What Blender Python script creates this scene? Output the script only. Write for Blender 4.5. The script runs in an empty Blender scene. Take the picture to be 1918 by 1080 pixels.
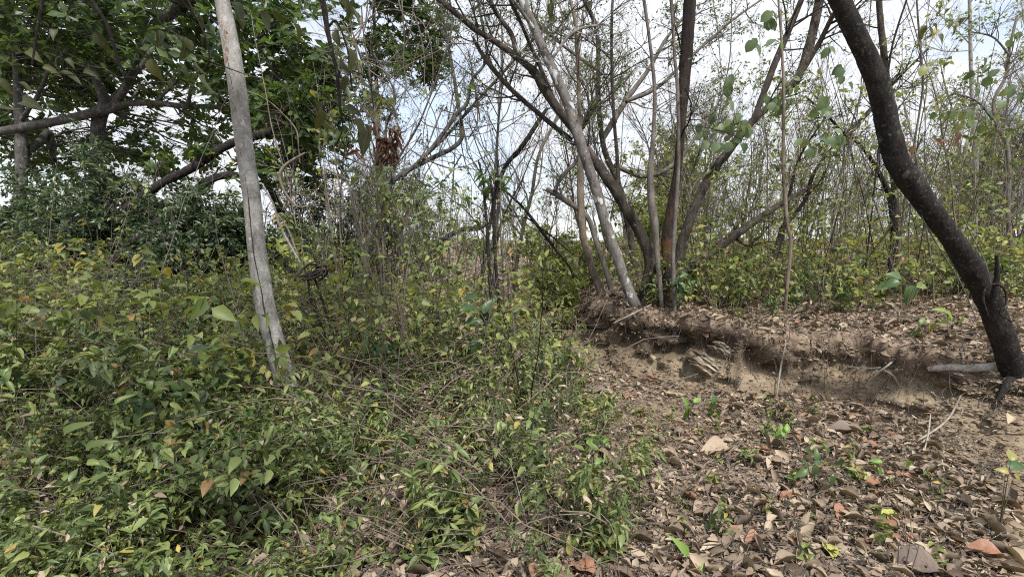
import bpy, math
import numpy as np
from math import radians, sin, cos, pi

sc = bpy.context.scene
COL = sc.collection
F = 879.0                      # focal length in photo pixels (1918 wide)
EYE = np.array([0.0, 0.0, 1.6])
PITCH = radians(5.8)
FWD = np.array([0, cos(PITCH), -sin(PITCH)])
UPV = np.array([0, sin(PITCH), cos(PITCH)])

def R(seed): return np.random.default_rng(seed)

# ------------------------------------------------------------------ noise
def _hash(i, j, k):
    n = (i.astype(np.int64) * 374761393 + j.astype(np.int64) * 668265263 + k.astype(np.int64) * 1442695041) & 0xffffffff
    n = ((n ^ (n >> 13)) * 1274126177) & 0xffffffff
    n = ((n ^ (n >> 16)) * 2246822519) & 0xffffffff
    return ((n ^ (n >> 15)) & 0xffffff) / float(0xffffff)

def vnoise(x, y, z=None):
    x = np.asarray(x, float); y = np.asarray(y, float)
    z = np.zeros_like(x) if z is None else np.asarray(z, float)
    i = np.floor(x); j = np.floor(y); k = np.floor(z)
    u = x - i; v = y - j; w = z - k
    u = u*u*(3-2*u); v = v*v*(3-2*v); w = w*w*(3-2*w)
    r = 0
    for a in (0, 1):
        for b in (0, 1):
            for c in (0, 1):
                r = r + _hash(i+a, j+b, k+c) * (u if a else 1-u) * (v if b else 1-v) * (w if c else 1-w)
    return r

def fbm(x, y, z=None, o=4):
    s = 0; a = .5
    for q in range(o):
        s = s + a * (vnoise(x*2**q+q*17.3, y*2**q-q*9.1, None if z is None else z*2**q+q*4.7) - .5)
        a *= .5
    return s * 2

def sstep(a, b, x):
    t = np.clip((x - a) / (b - a), 0, 1)
    return t*t*(3-2*t)

def unit(v):
    return v / np.maximum(np.linalg.norm(v, axis=-1, keepdims=True), 1e-9)

# ------------------------------------------------------------------ camera rays
def P(px, py, d):
    """world point seen at photo pixel (px,py) at forward distance d metres"""
    r = (px-959)/F * np.array([1., 0, 0]) + (540-py)/F * UPV + FWD
    return EYE + r * (d / r[1])

# ------------------------------------------------------------------ terrain
BANK = np.array([(-3.2, 30), (-1.6, 14), (-.45, 8.6), (.35, 7.1), (.72, 6.2), (1.06, 5.6), (1.6, 5.22), (2.12, 4.84), (2.5, 4.62), (2.8, 4.68),
                 (3.1, 4.66), (3.4, 4.55), (3.62, 4.2), (3.5, 3.85), (3.22, 3.55), (3.25, 3.3), (3.1, 3.05), (3.0, 2.7), (3.1, 1.5), (3.4, -3)], float)
POLY = np.vstack([BANK, [(60, -3), (60, 30)]])

def bank_sd(x, y):
    x = np.asarray(x, float); y = np.asarray(y, float)
    d2 = np.full(x.shape, 1e9)
    for a, b in zip(BANK[:-1], BANK[1:]):
        e = b - a
        t = np.clip(((x-a[0])*e[0] + (y-a[1])*e[1]) / (e @ e), 0, 1)
        d2 = np.minimum(d2, (x-a[0]-t*e[0])**2 + (y-a[1]-t*e[1])**2)
    ins = np.zeros(x.shape, bool)
    n = len(POLY)
    for i in range(n):
        x1, y1 = POLY[i]; x2, y2 = POLY[(i+1) % n]
        c = ((y1 > y) != (y2 > y))
        ins ^= c & (x < (x2-x1)*(y-y1)/((y2-y1) if y2 != y1 else 1e-9) + x1)
    return np.where(ins, 1, -1) * np.sqrt(d2)

def terrain(x, y, full=False):
    x = np.asarray(x, float); y = np.asarray(y, float)
    sd = bank_sd(x, y) + .10*fbm(x*2.1, y*2.1, o=3) + .07*fbm(x*6.3+3, y*6.3, o=3)*sstep(9, 7, y)
    far = sstep(9, 22, y)
    Hp = .78 - .10*sstep(2.0, 2.6, x) - .10*sstep(3.3, 4.1, x)*sstep(5.2, 4.4, y) + .05*np.clip(sd-.4, 0, 1.6)*sstep(9, 6, y) + .03*np.clip(x-3, 0, 20) + .02*np.clip(y-6, 0, 30)*sstep(1, 6, x)
    wid = .27 + .75*(1-sstep(.8, 1.55, x)) + 2.0*sstep(6.5, 9, y) + .95*(1-sstep(3.7, 4.35, y))*sstep(2.6, 3.2, x)
    t = sstep(-.05, 1, sd/wid)
    base = .05*np.clip(-x-2, 0, 12) + .03*np.clip(y-3, 0, 6)*sstep(-.5, -3, x)
    calm = sstep(-.6, .6, x)*sstep(9, 6, y)
    base = base + .10*fbm(x*.5, y*.5, o=3)*(1-.75*calm) + .035*fbm(x*3, y*3, o=3)*(1-.3*calm) - .02*calm
    base = base + .0035*np.clip(y-25, 0, 400) + 2.0*fbm(x*.02, y*.02, o=2)*sstep(30, 120, np.hypot(x, y))
    z = base + t*Hp*(1-.35*far*sstep(1, -4, x))
    z = z + .015*np.exp(-((sd+.02)/.22)**2)*(1-t)
    if full: return z, sd, t, wid
    return z

def ground_at(px, py, dmax=60):
    r = (px-959)/F * np.array([1., 0, 0]) + (540-py)/F * UPV + FWD
    s = np.concatenate([np.linspace(1.0, 12, 1200), np.linspace(12, dmax, 800)])
    p = EYE + r[None]*s[:, None]
    h = terrain(p[:, 0], p[:, 1])
    k = np.argmax(p[:, 2] < h)
    q = p[k].copy(); q[2] = h[k]
    return q

# ------------------------------------------------------------------ mesh builder
class Geo:
    def __init__(s):
        s.v = []; s.t = []; s.u = []; s.q3 = []; s.q4 = []; s.n = 0
    def add(s, v, f, tint=0.5, uv=None):
        v = np.asarray(v, np.float32).reshape(-1, 3)
        m = len(v)
        s.v.append(v)
        s.t.append(np.broadcast_to(np.asarray(tint, np.float32), (m,)))
        s.u.append(np.zeros((m, 2), np.float32) if uv is None else np.asarray(uv, np.float32).reshape(-1, 2))
        for a in (f if isinstance(f, (list, tuple)) else [f]):
            a = np.asarray(a, np.int64)
            if a.size == 0: continue
            (s.q3 if a.shape[1] == 3 else s.q4).append(a + s.n)
        s.n += m
    def merge(s, o, M=None, loc=(0, 0, 0), dt=0.0):
        v, t, u, a3, a4 = o.arrays()
        if M is not None: v = v @ np.asarray(M, np.float32).T
        s.add(v + np.asarray(loc, np.float32), [a3, a4], t + dt, u)
    def arrays(s):
        c = lambda l, w, dt: np.concatenate(l) if l else np.zeros((0, w), dt)
        return c(s.v, 3, np.float32), (np.concatenate(s.t) if s.t else np.zeros(0, np.float32)), c(s.u, 2, np.float32), c(s.q3, 3, np.int64), c(s.q4, 4, np.int64)
    def mesh(s, name, mat, off=(0, 0, 0), smooth=True):
        v, t, u, a3, a4 = s.arrays()
        me = bpy.data.meshes.new(name)
        v = v - np.asarray(off, np.float32)
        me.vertices.add(len(v)); me.vertices.foreach_set('co', v.ravel())
        nl = a3.size + a4.size
        me.loops.add(nl)
        me.loops.foreach_set('vertex_index', np.concatenate([a3.ravel(), a4.ravel()]).astype(np.int32))
        npoly = len(a3) + len(a4)
        me.polygons.add(npoly)
        st = np.concatenate([np.arange(len(a3))*3, a3.size + np.arange(len(a4))*4]).astype(np.int32)
        me.polygons.foreach_set('loop_start', st)
        me.polygons.foreach_set('use_smooth', np.full(npoly, smooth))
        at = me.attributes.new('tint', 'FLOAT', 'POINT'); at.data.foreach_set('value', t.astype(np.float32))
        au = me.attributes.new('luv', 'FLOAT2', 'POINT'); au.data.foreach_set('vector', u.astype(np.float32).ravel())
        me.update(calc_edges=True)
        me.materials.append(mat)
        return me

def frames(T):
    ref = np.where(np.abs(T[..., 2:3]) > .8, np.array([1., 0, 0]), np.array([0, 0, 1.]))
    a = unit(np.cross(T, ref)); b = np.cross(T, a)
    return a, b

def tubes(g, Pn, Rn, sides=4, tint=.5):
    """N polylines (N,k,3) with radii (N,k) as tapered tubes"""
    Pn = np.asarray(Pn, float)
    if Pn.ndim == 2: Pn = Pn[None]
    N, k, _ = Pn.shape
    Rn = np.broadcast_to(np.asarray(Rn, float), (N, k))
    if N == 0: return
    T = np.gradient(Pn, axis=1); T = unit(T)
    mean = unit(Pn[:, -1]-Pn[:, 0])
    a0, _ = frames(mean)
    a = a0[:, None, :] - T * np.sum(a0[:, None, :]*T, -1, keepdims=True)
    a = unit(a); b = np.cross(T, a)
    th = np.arange(sides) * 2*pi/sides
    ring = Pn[:, :, None, :] + Rn[:, :, None, None]*(np.cos(th)[None, None, :, None]*a[:, :, None, :] + np.sin(th)[None, None, :, None]*b[:, :, None, :])
    idx = np.arange(N*k*sides).reshape(N, k, sides)
    nx = np.roll(idx, -1, axis=2)
    f = np.stack([idx[:, :-1], nx[:, :-1], nx[:, 1:], idx[:, 1:]], -1).reshape(-1, 4)
    tint = np.repeat(np.broadcast_to(np.asarray(tint, float), (N,)), k*sides)
    ln = np.cumsum(np.concatenate([np.zeros((N, 1)), np.linalg.norm(np.diff(Pn, axis=1), axis=-1)], 1), 1)
    uv = np.stack(np.broadcast_arrays((th/(2*pi))[None, None, :], ln[:, :, None]), -1)
    g.add(ring, f, tint, uv)

def crom(pts, step):
    """Catmull-Rom resample; pts (n,m) -> dense"""
    p = np.asarray(pts, float)
    p = np.vstack([2*p[0]-p[1], p, 2*p[-1]-p[-2]])
    out = []
    for i in range(1, len(p)-2):
        L = np.linalg.norm(p[i+1, :3]-p[i, :3]); m = max(2, int(L/step))
        t = np.linspace(0, 1, m, endpoint=False)[:, None]
        out.append(.5*(2*p[i] + (p[i+1]-p[i-1])*t + (2*p[i-1]-5*p[i]+4*p[i+1]-p[i+2])*t*t + (3*p[i]-p[i-1]-3*p[i+1]+p[i+2])*t**3))
    out.append(p[-2][None])
    return np.vstack(out)

def trunk(g, pr, sides=18, step=.05, rough=.10, lump=.10, seed=0, tint=.5, cap=False):
    """pr: rows x,y,z,r. One high resolution bark tube with lumps. Returns centre line rows"""
    c = crom(pr, step)
    X = c[:, :3]; r = np.maximum(c[:, 3], .002)
    T = unit(np.gradient(X, axis=0))
    a = np.zeros_like(X); a0, _ = frames(T[:1]); a[0] = a0[0]
    for i in range(1, len(X)):
        q = a[i-1] - T[i]*(a[i-1] @ T[i]); a[i] = q/np.linalg.norm(q)
    b = np.cross(T, a)
    th = np.arange(sides)*2*pi/sides
    dirs = np.cos(th)[None, :, None]*a[:, None] + np.sin(th)[None, :, None]*b[:, None]
    q = X[:, None] + dirs*r[:, None, None]
    s1 = 1/(r.mean()*1.6)
    n1 = fbm(q[..., 0]*s1+seed, q[..., 1]*s1, q[..., 2]*s1*.55, o=3)
    s2 = 1/(r.mean()*.35)
    n2 = fbm(q[..., 0]*s2+seed, q[..., 1]*s2, q[..., 2]*s2*.35, o=2)
    q = X[:, None] + dirs*(r[:, None]*(1+lump*n1*1.5+rough*n2))[..., None]
    k = len(X)
    idx = np.arange(k*sides).reshape(k, sides); nx = np.roll(idx, -1, 1)
    f = np.stack([idx[:-1], nx[:-1], nx[1:], idx[1:]], -1).reshape(-1, 4)
    ln = np.concatenate([[0], np.cumsum(np.linalg.norm(np.diff(X, axis=0), axis=1))])
    uv = np.stack(np.broadcast_arrays((th/(2*pi))[None], ln[:, None]), -1)
    g.add(q, f, tint, uv)
    if cap:
        e = X[-1]+T[-1]*r[-1]*.3
        base = g.n
        g.add(np.vstack([q[-1], e[None]]), np.array([(i, (i+1) % sides, sides) for i in range(sides)]), tint)
    return c

def spawn(rng, Pn, Rn, n, tmin=.25, tmax=1., ang=(30, 60), ratio=(.35, .7), k=5, wig=.12, up=.06, rr=.55, taper=.3, rmin=.0012, lens=None):
    """n children on every parent polyline; returns (N*n,k,3), radii"""
    N, k0, _ = Pn.shape
    seg = np.linalg.norm(np.diff(Pn, axis=1), axis=-1).sum(1)
    t = rng.uniform(tmin, tmax, (N, n))*(k0-1)
    i = np.minimum(t.astype(int), k0-2); f = (t-i)[..., None]
    ar = np.arange(N)[:, None]
    base = Pn[ar, i]*(1-f) + Pn[ar, i+1]*f
    T = unit(Pn[ar, i+1]-Pn[ar, i])
    rb = Rn[ar, i]*(1-f[..., 0]) + Rn[ar, i+1]*f[..., 0]
    perp = rng.normal(size=T.shape); perp = unit(perp - T*np.sum(perp*T, -1, keepdims=True))
    an = np.radians(rng.uniform(*ang, (N, n)))[..., None]
    d = np.cos(an)*T + np.sin(an)*perp
    L = (seg[:, None] if lens is None else lens)*rng.uniform(*ratio, (N, n))*(1-.45*(t/(k0-1)))
    M = N*n
    base = base.reshape(M, 3); d = d.reshape(M, 3); L = L.reshape(M); rb = rb.reshape(M)
    out = np.zeros((M, k, 3)); out[:, 0] = base
    for q in range(1, k):
        d = unit(d + wig*rng.normal(size=d.shape) + np.array([0, 0, up]))
        out[:, q] = out[:, q-1] + d*(L/(k-1))[:, None]
    rad = np.maximum(rb*rr, rmin)[:, None]*np.linspace(1, taper, k)[None]
    return out, np.maximum(rad, rmin*.7)

def along(rng, Pn, n, tmin=.2, tmax=1.0):
    """n random points on each polyline -> pos (M,3), tangent (M,3)"""
    N, k0, _ = Pn.shape
    t = rng.uniform(tmin, tmax, (N, n))*(k0-1)
    i = np.minimum(t.astype(int), k0-2); f = (t-i)[..., None]
    ar = np.arange(N)[:, None]
    base = Pn[ar, i]*(1-f) + Pn[ar, i+1]*f
    T = unit(Pn[ar, i+1]-Pn[ar, i])
    return base.reshape(-1, 3), T.reshape(-1, 3)

# ------------------------------------------------------------------ leaves
SHAPES = {'ovate': lambda v: np.sin(pi*v**.72)**.9, 'lance': lambda v: np.sin(pi*v**.8)**1.1, 'obov': lambda v: np.sin(pi*v**1.7)**.8,
          'round': lambda v: np.sqrt(np.maximum(0, 1-(2*v-1)**2))*(1-.15*v), 'heart': lambda v: np.sin(pi*np.clip(v, 0, 1)**.5)**.8}
def leaf_tpl(rows, shape, fold=.18, droop=.25, wave=0., curl=0.):
    v = np.linspace(0, 1, rows+2); w = SHAPES[shape](v)*.5
    V = [(0, 0, 0)]; U = [(.5, 0)]
    for j in range(1, rows+1):
        z = -droop*v[j]**2
        wl = w[j]
        e = fold*wl - curl*wl*wl*4 + wave*sin(j*1.1+.4)
        e2 = fold*wl - curl*wl*wl*4 - wave*sin(j*.9+1.3)
        V += [(-wl, v[j], z+e), (0, v[j], z), (wl, v[j], z+e2)]
        U += [(.5-wl, v[j]), (.5, v[j]), (.5+wl, v[j])]
    V.append((0, 1, -droop)); U.append((.5, 1))
    n = len(V)-1
    t3 = [(0, 2, 1), (0, 3, 2), (n-3, n-2, n), (n-2, n-1, n)]
    q4 = []
    for j in range(rows-1):
        a = 1+3*j
        q4 += [(a, a+1, a+4, a+3), (a+1, a+2, a+5, a+4)]
    return np.array(V, float), np.array(U, float), np.array(t3), np.array(q4).reshape(-1, 4)

def leaves(g, tpl, pos, d, nrm, L, W, tint):
    V, U, t3, q4 = tpl
    N = len(pos)
    if N == 0: return
    d = unit(d); s = unit(np.cross(d, nrm)); nn = np.cross(s, d)
    L = np.broadcast_to(L, (N,)); W = np.broadcast_to(W, (N,))
    q = (pos[:, None] + (L[:, None]*V[None, :, 1])[..., None]*d[:, None] + ((L*W)[:, None]*V[None, :, 0])[..., None]*s[:, None]
         + (L[:, None]*V[None, :, 2])[..., None]*nn[:, None])
    m = len(V); off = (np.arange(N)*m)[:, None, None]
    g.add(q, [(t3[None]+off).reshape(-1, 3), (q4[None]+off).reshape(-1, 4)], np.repeat(np.broadcast_to(tint, (N,)), m), np.tile(U, (N, 1)))

T_OV1 = leaf_tpl(1, 'ovate'); T_OV2 = leaf_tpl(2, 'ovate', .25, .3); T_OV4 = leaf_tpl(4, 'ovate', .3, .4, .03)
T_LA1 = leaf_tpl(1, 'lance'); T_LA2 = leaf_tpl(2, 'lance', .25, .25); T_OB2 = leaf_tpl(2, 'obov', .15, .2); T_RO3 = leaf_tpl(3, 'round', .22, .25, .02)
T_BIG = leaf_tpl(7, 'ovate', .3, .5, .035); T_HE4 = leaf_tpl(4, 'heart', .25, .35, .02); T_LA4 = leaf_tpl(4, 'lance', .35, .45, .02)
LITTER = [leaf_tpl(3, 'ovate', .35, -.15, .04), leaf_tpl(3, 'lance', -.45, .2, .03), leaf_tpl(3, 'round', .12, .08, .05), leaf_tpl(3, 'ovate', -.25, .3, .05, .2),
          leaf_tpl(3, 'lance', .9, -.3, .03), leaf_tpl(3, 'obov', .2, -.15, .05), leaf_tpl(4, 'lance', .5, .4, .04), leaf_tpl(4, 'heart', .1, .1, .05)]

def leaves_on(rng, g, tpl, Pn, n, L, W, tint, tmin=.2, out=.8, upn=1.0, droop=.0, nj=.45, tj=.2):
    """leaves along polylines; L=(lo,hi)"""
    pos, T = along(rng, Pn, n, tmin)
    M = len(pos)
    perp = rng.normal(size=T.shape); perp[:, 2] *= .45; perp = unit(perp - T*np.sum(perp*T, -1, keepdims=True))
    d = unit(T*(1-out)+perp*out + np.array([0, 0, -droop]))
    nrm = unit(np.array([0, 0, upn]) + nj*rng.normal(size=T.shape))
    leaves(g, tpl, pos, d, nrm, rng.uniform(*L, M), W*rng.uniform(.85, 1.15, M), np.clip(tint + tj*rng.normal(size=M), 0, .70))
    return M

# ------------------------------------------------------------------ scene objects
def thing(name, label, cat, loc=(0, 0, 0), group=None):
    o = bpy.data.objects.new(name, None); COL.objects.link(o)
    o.empty_display_size = .1
    o.location = [float(c) for c in loc]
    o['label'] = label; o['category'] = cat
    if group: o['group'] = group
    return o

def part(name, g, mat, parent, smooth=True, kind=None):
    me = g.mesh(name, mat, parent.location, smooth)
    o = bpy.data.objects.new(name, me); COL.objects.link(o); o.parent = parent
    if kind: o['kind'] = kind
    return o

def solo(name, g, mat, label=None, cat=None, kind=None, group=None, base=None, smooth=True):
    off = (0, 0, 0) if base is None else base
    me = g.mesh(name, mat, off, smooth)
    o = bpy.data.objects.new(name, me); COL.objects.link(o); o.location = [float(c) for c in off]
    if label: o['label'] = label
    if cat: o['category'] = cat
    if kind: o['kind'] = kind
    if group: o['group'] = group
    return o

def dup(root, loc, rz, s, label, group=None, tilt=(0, 0)):
    r = root.copy(); COL.objects.link(r)
    r.location = [float(c) for c in loc]; r.rotation_euler = (tilt[0], tilt[1], rz); r.scale = (s, s, s)
    r['label'] = label
    if group: r['group'] = group
    for ch in root.children:
        c = ch.copy(); COL.objects.link(c); c.parent = r
    return r
# ================================================================== materials
class NT:
    def __init__(s, name):
        s.m = bpy.data.materials.new(name); s.m.use_nodes = True
        s.t = s.m.node_tree; s.t.nodes.clear()
    def n(s, typ, **kw):
        o = s.t.nodes.new(typ)
        for k, v in kw.items():
            if k in o.inputs: o.inputs[k].default_value = v
            else: setattr(o, k, v)
        return o
    def l(s, a, ao, b, bi): s.t.links.new(a.outputs[ao], b.inputs[bi])
    def math(s, op, a, b=None, clamp=False):
        o = s.t.nodes.new('ShaderNodeMath'); o.operation = op; o.use_clamp = clamp
        for i, q in enumerate((a, b)):
            if q is None: continue
            if isinstance(q, (int, float)): o.inputs[i].default_value = q
            else: s.t.links.new(q, o.inputs[i])
        return o.outputs[0]
    def ramp(s, fac, stops, interp='LINEAR'):
        o = s.t.nodes.new('ShaderNodeValToRGB'); cr = o.color_ramp; cr.interpolation = interp
        while len(cr.elements) < len(stops): cr.elements.new(.5)
        for e, (p, c) in zip(cr.elements, stops):
            e.position = p; e.color = (*c, 1)
        s.t.links.new(fac, o.inputs[0]); return o.outputs[0]
    def mix(s, f, a, b, typ='MIX'):
        o = s.t.nodes.new('ShaderNodeMix'); o.data_type = 'RGBA'; o.blend_type = typ
        for i, q in ((0, f), (6, a), (7, b)):
            if isinstance(q, (int, float)): o.inputs[i].default_value = q
            elif isinstance(q, tuple): o.inputs[i].default_value = (*q, 1)
            else: s.t.links.new(q, o.inputs[i])
        return o.outputs[2]
    def noise(s, vec, scale, detail=4, rough=.6, dist=0.):
        o = s.n('ShaderNodeTexNoise'); o.inputs['Scale'].default_value = scale; o.inputs['Detail'].default_value = detail
        o.inputs['Roughness'].default_value = rough; o.inputs['Distortion'].default_value = dist
        s.t.links.new(vec, o.inputs['Vector']); return o.outputs[0]
    def mapv(s, vec, scale):
        o = s.n('ShaderNodeMapping'); o.inputs['Scale'].default_value = scale
        s.t.links.new(vec, o.inputs['Vector']); return o.outputs[0]
    def attr(s, name):
        return s.n('ShaderNodeAttribute', attribute_name=name)
    def bump(s, h, strength, dist):
        o = s.n('ShaderNodeBump'); o.inputs['Strength'].default_value = strength; o.inputs['Distance'].default_value = dist
        s.t.links.new(h, o.inputs['Height']); return o.outputs[0]
    def principled(s, col, rough=.6, spec=.4, normal=None):
        o = s.n('ShaderNodeBsdfPrincipled')
        s.t.links.new(col, o.inputs['Base Color'])
        if isinstance(rough, (int, float)): o.inputs['Roughness'].default_value = rough
        else: s.t.links.new(rough, o.inputs['Roughness'])
        o.inputs['Specular IOR Level'].default_value = spec
        if normal is not None: s.t.links.new(normal, o.inputs['Normal'])
        return o.outputs[0]
    def out(s, sh):
        o = s.n('ShaderNodeOutputMaterial'); s.t.links.new(sh, o.inputs['Surface']); return s.m

def mat_leaf(name, stops, rough=.45, trans=.27, spec=.45, veins=0, objvar=.22, spots=None):
    m = NT(name)
    t = m.attr('tint').outputs['Fac']
    oi = m.n('ShaderNodeObjectInfo').outputs['Random']
    t = m.math('ADD', t, m.math('MULTIPLY', m.math('SUBTRACT', oi, .5), objvar))
    co = m.n('ShaderNodeTexCoord').outputs['Object']
    t = m.math('ADD', t, m.math('MULTIPLY', m.math('SUBTRACT', m.noise(co, 38, 2), .5), .16), True)
    col = m.ramp(t, stops)
    sep = m.n('ShaderNodeSeparateXYZ'); m.t.links.new(m.attr('luv').outputs['Vector'], sep.inputs[0])
    u, v = sep.outputs[0], sep.outputs[1]
    au = m.math('ABSOLUTE', m.math('SUBTRACT', u, .5))
    rib = m.math('SUBTRACT', 1, m.math('MULTIPLY', au, 28), True)
    if veins:
        w = m.math('SINE', m.math('MULTIPLY', m.math('SUBTRACT', v, m.math('MULTIPLY', au, .9)), 62))
        w = m.math('MULTIPLY', m.math('SUBTRACT', w, .72, True), 2.2*veins)
        rib = m.math('MAXIMUM', rib, w, True)
    col = m.mix(m.math('MULTIPLY', rib, .45), col, m.mix(.5, col, (.34, .36, .16)))
    if spots:
        sp = m.ramp(m.noise(co, 55, 3), [(.60, (0, 0, 0)), (.68, (1, 1, 1))])
        col = m.mix(m.math('MULTIPLY', sp, spots), col, (.16, .085, .03))
    bf = m.n('ShaderNodeNewGeometry').outputs['Backfacing']
    col2 = m.mix(m.math('MULTIPLY', bf, .35), col, m.mix(.4, col, (.22, .26, .16)))
    pr = m.principled(col2, rough, spec)
    tr = m.n('ShaderNodeBsdfTranslucent')
    m.t.links.new(m.mix(1.0, col, (1.25, 1.25, .62), 'MULTIPLY'), tr.inputs['Color'])
    mx = m.n('ShaderNodeMixShader'); mx.inputs[0].default_value = trans
    m.t.links.new(pr, mx.inputs[1]); m.t.links.new(tr.outputs[0], mx.inputs[2])
    return m.out(mx.outputs[0])

YEL = [(.84, (.33, .29, .08)), (.92, (.42, .33, .08)), (1., (.24, .14, .06))]
M_LEAF = mat_leaf('undergrowth_leaf', [(0, (.045, .072, .025)), (.35, (.094, .138, .042)), (.6, (.165, .215, .066)), (.78, (.27, .30, .10))] + YEL)
M_LEAFY = mat_leaf('yellowing_leaf', [(0, (.065, .095, .030)), (.35, (.135, .18, .055)), (.6, (.22, .265, .08)), (.78, (.33, .34, .11))] + YEL, trans=.42)
M_DARK = mat_leaf('shrub_leaf', [(0, (.028, .050, .026)), (.4, (.058, .094, .044)), (.65, (.10, .145, .065)), (.79, (.16, .20, .085))] + YEL, rough=.38, trans=.22, spec=.5)
M_CANOPY = mat_leaf('canopy_leaf', [(0, (.030, .052, .018)), (.4, (.055, .095, .030)), (.7, (.10, .155, .046)), (.79, (.16, .23, .07))] + YEL, rough=.42, trans=.46)
M_GREY = mat_leaf('greyish_round_leaf', [(0, (.06, .10, .055)), (.4, (.11, .165, .085)), (.7, (.16, .22, .11)), (.79, (.22, .25, .10))] + YEL, rough=.5, trans=.4, veins=1)
M_OLIVE = mat_leaf('olive_big_leaf', [(0, (.028, .036, .011)), (.4, (.055, .066, .018)), (.7, (.10, .105, .03)), (.79, (.16, .15, .045))] + YEL, rough=.55, trans=.25, veins=1, spots=.75)
M_BIGGREEN = mat_leaf('broad_green_leaf', [(0, (.03, .065, .026)), (.4, (.06, .115, .042)), (.7, (.10, .17, .06)), (.79, (.17, .24, .07))] + YEL, rough=.42, trans=.32, veins=1)
M_LIME = mat_leaf('lime_leaf', [(0, (.13, .24, .05)), (.5, (.20, .36, .08)), (.79, (.28, .40, .10))] + YEL, rough=.42, trans=.4, veins=1)
M_REDLEAF = mat_leaf('red_leaf', [(0, (.085, .034, .024)), (.5, (.15, .062, .042)), (1., (.24, .12, .075))], rough=.5, trans=.4, objvar=.0)
M_LITTER = mat_leaf('dead_leaf', [(0, (.058, .043, .035)), (.2, (.145, .107, .080)), (.42, (.26, .196, .145)), (.6, (.37, .288, .212)), (.78, (.43, .35, .255)),
                                  (.88, (.46, .38, .28)), (.93, (.25, .125, .075)), (1., (.33, .17, .11))], rough=.62, trans=.08, spec=.3, objvar=0)
M_LITTERB = mat_leaf('large_dead_leaf', [(0, (.085, .07, .066)), (.2, (.15, .115, .098)), (.42, (.25, .185, .13)), (.6, (.36, .275, .195)), (.72, (.28, .125, .075)), (.88, (.38, .19, .125)),
                                         (.93, (.34, .36, .08)), (1., (.42, .42, .10))], rough=.6, trans=.1, veins=.5, objvar=0, spots=.55)

def mat_bark(name, c0, c1, c2, scale=9, stretch=.35, bump=.5, lichen=None, lth=.56, lscale=14, moss=None, flake=None, rough=.85, ftop=1.1):
    m = NT(name)
    co = m.n('ShaderNodeTexCoord').outputs['Object']
    v = m.mapv(co, (1, 1, stretch))
    n1 = m.noise(v, scale, 8, .65, .6)
    n2 = m.noise(v, scale*5, 5, .7)
    n3 = m.noise(co, scale*.35, 3)
    t = m.math('ADD', m.math('MULTIPLY', n1, .55), m.math('ADD', m.math('MULTIPLY', n2, .3), m.math('MULTIPLY', n3, .3)))
    col = m.ramp(t, [(.44, c0), (.56, c1), (.68, c2)])
    if flake:
        fm = m.ramp(m.noise(m.mapv(co, (1, 1, .5)), 6, 5, .6, .5), [(.47, (0, 0, 0)), (.53, (1, 1, 1))])
        zs = m.n('ShaderNodeSeparateXYZ'); m.t.links.new(co, zs.inputs[0])
        fz = m.math('SUBTRACT', 1, m.math('MULTIPLY', m.math('SUBTRACT', m.math('ADD', zs.outputs[2], m.math('MULTIPLY', n1, .8)), ftop), 1.6, True), True)
        fm = m.math('MULTIPLY', fm, m.math('MAXIMUM', fz, .07))
        col = m.mix(fm, col, m.mix(n2, tuple(c*.55 for c in flake), flake))
    if lichen:
        lm = m.ramp(m.noise(m.mapv(co, (1, 1, .7)), lscale, 4, .55, .3), [(lth, (0, 0, 0)), (lth+.04, (1, 1, 1))])
        col = m.mix(m.math('MULTIPLY', lm, .85), col, lichen)
    if moss:
        mm = m.ramp(m.noise(co, 32, 4), [(.6, (0, 0, 0)), (.68, (1, 1, 1))])
        col = m.mix(m.math('MULTIPLY', mm, .7), col, moss)
    h = m.math('ADD', m.math('MULTIPLY', n1, .7), m.math('MULTIPLY', n2, .5))
    return m.out(m.principled(col, rough, .25, m.bump(h, bump, .03)))

B_PALE = mat_bark('pale_smooth_bark', (.12, .113, .102), (.235, .225, .207), (.34, .33, .305), 14, .6, .6, (.40, .395, .38), .60, 18)
B_LICHEN = mat_bark('lichen_grey_bark', (.055, .048, .043), (.135, .122, .112), (.23, .215, .20), 11, .4, .7, (.52, .54, .54), .57, 8)
B_DARK = mat_bark('dark_brown_bark', (.007, .006, .006), (.016, .013, .012), (.040, .034, .030), 13, .4, 1., (.10, .10, .095), .66, 9, moss=(.12, .12, .10))
B_BROWN = mat_bark('brown_bark', (.016, .013, .010), (.042, .033, .027), (.095, .077, .062), 12, .4, 1., (.22, .21, .19), .66, 16)
B_RED = mat_bark('red_brown_bark', (.010, .008, .007), (.024, .018, .015), (.05, .036, .029), 11, .4, 1., None, flake=(.125, .06, .035))
B_GREY = mat_bark('grey_twig_bark', (.055, .046, .040), (.115, .10, .088), (.19, .17, .15), 16, .3, .5)
B_TAN = mat_bark('tan_stem_bark', (.075, .055, .042), (.15, .12, .092), (.25, .21, .165), 16, .3, .4)
B_MOTTLE = mat_bark('mottled_dark_bark', (.028, .026, .024), (.068, .063, .057), (.13, .125, .115), 10, .5, .8, (.20, .205, .195), .60, 16)
B_BONE = mat_bark('bleached_wood', (.16, .135, .11), (.29, .26, .22), (.42, .39, .35), 14, .15, .5)
B_STEM = mat_bark('green_brown_stem', (.04, .038, .022), (.085, .078, .042), (.14, .125, .075), 20, .3, .3)

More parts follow.
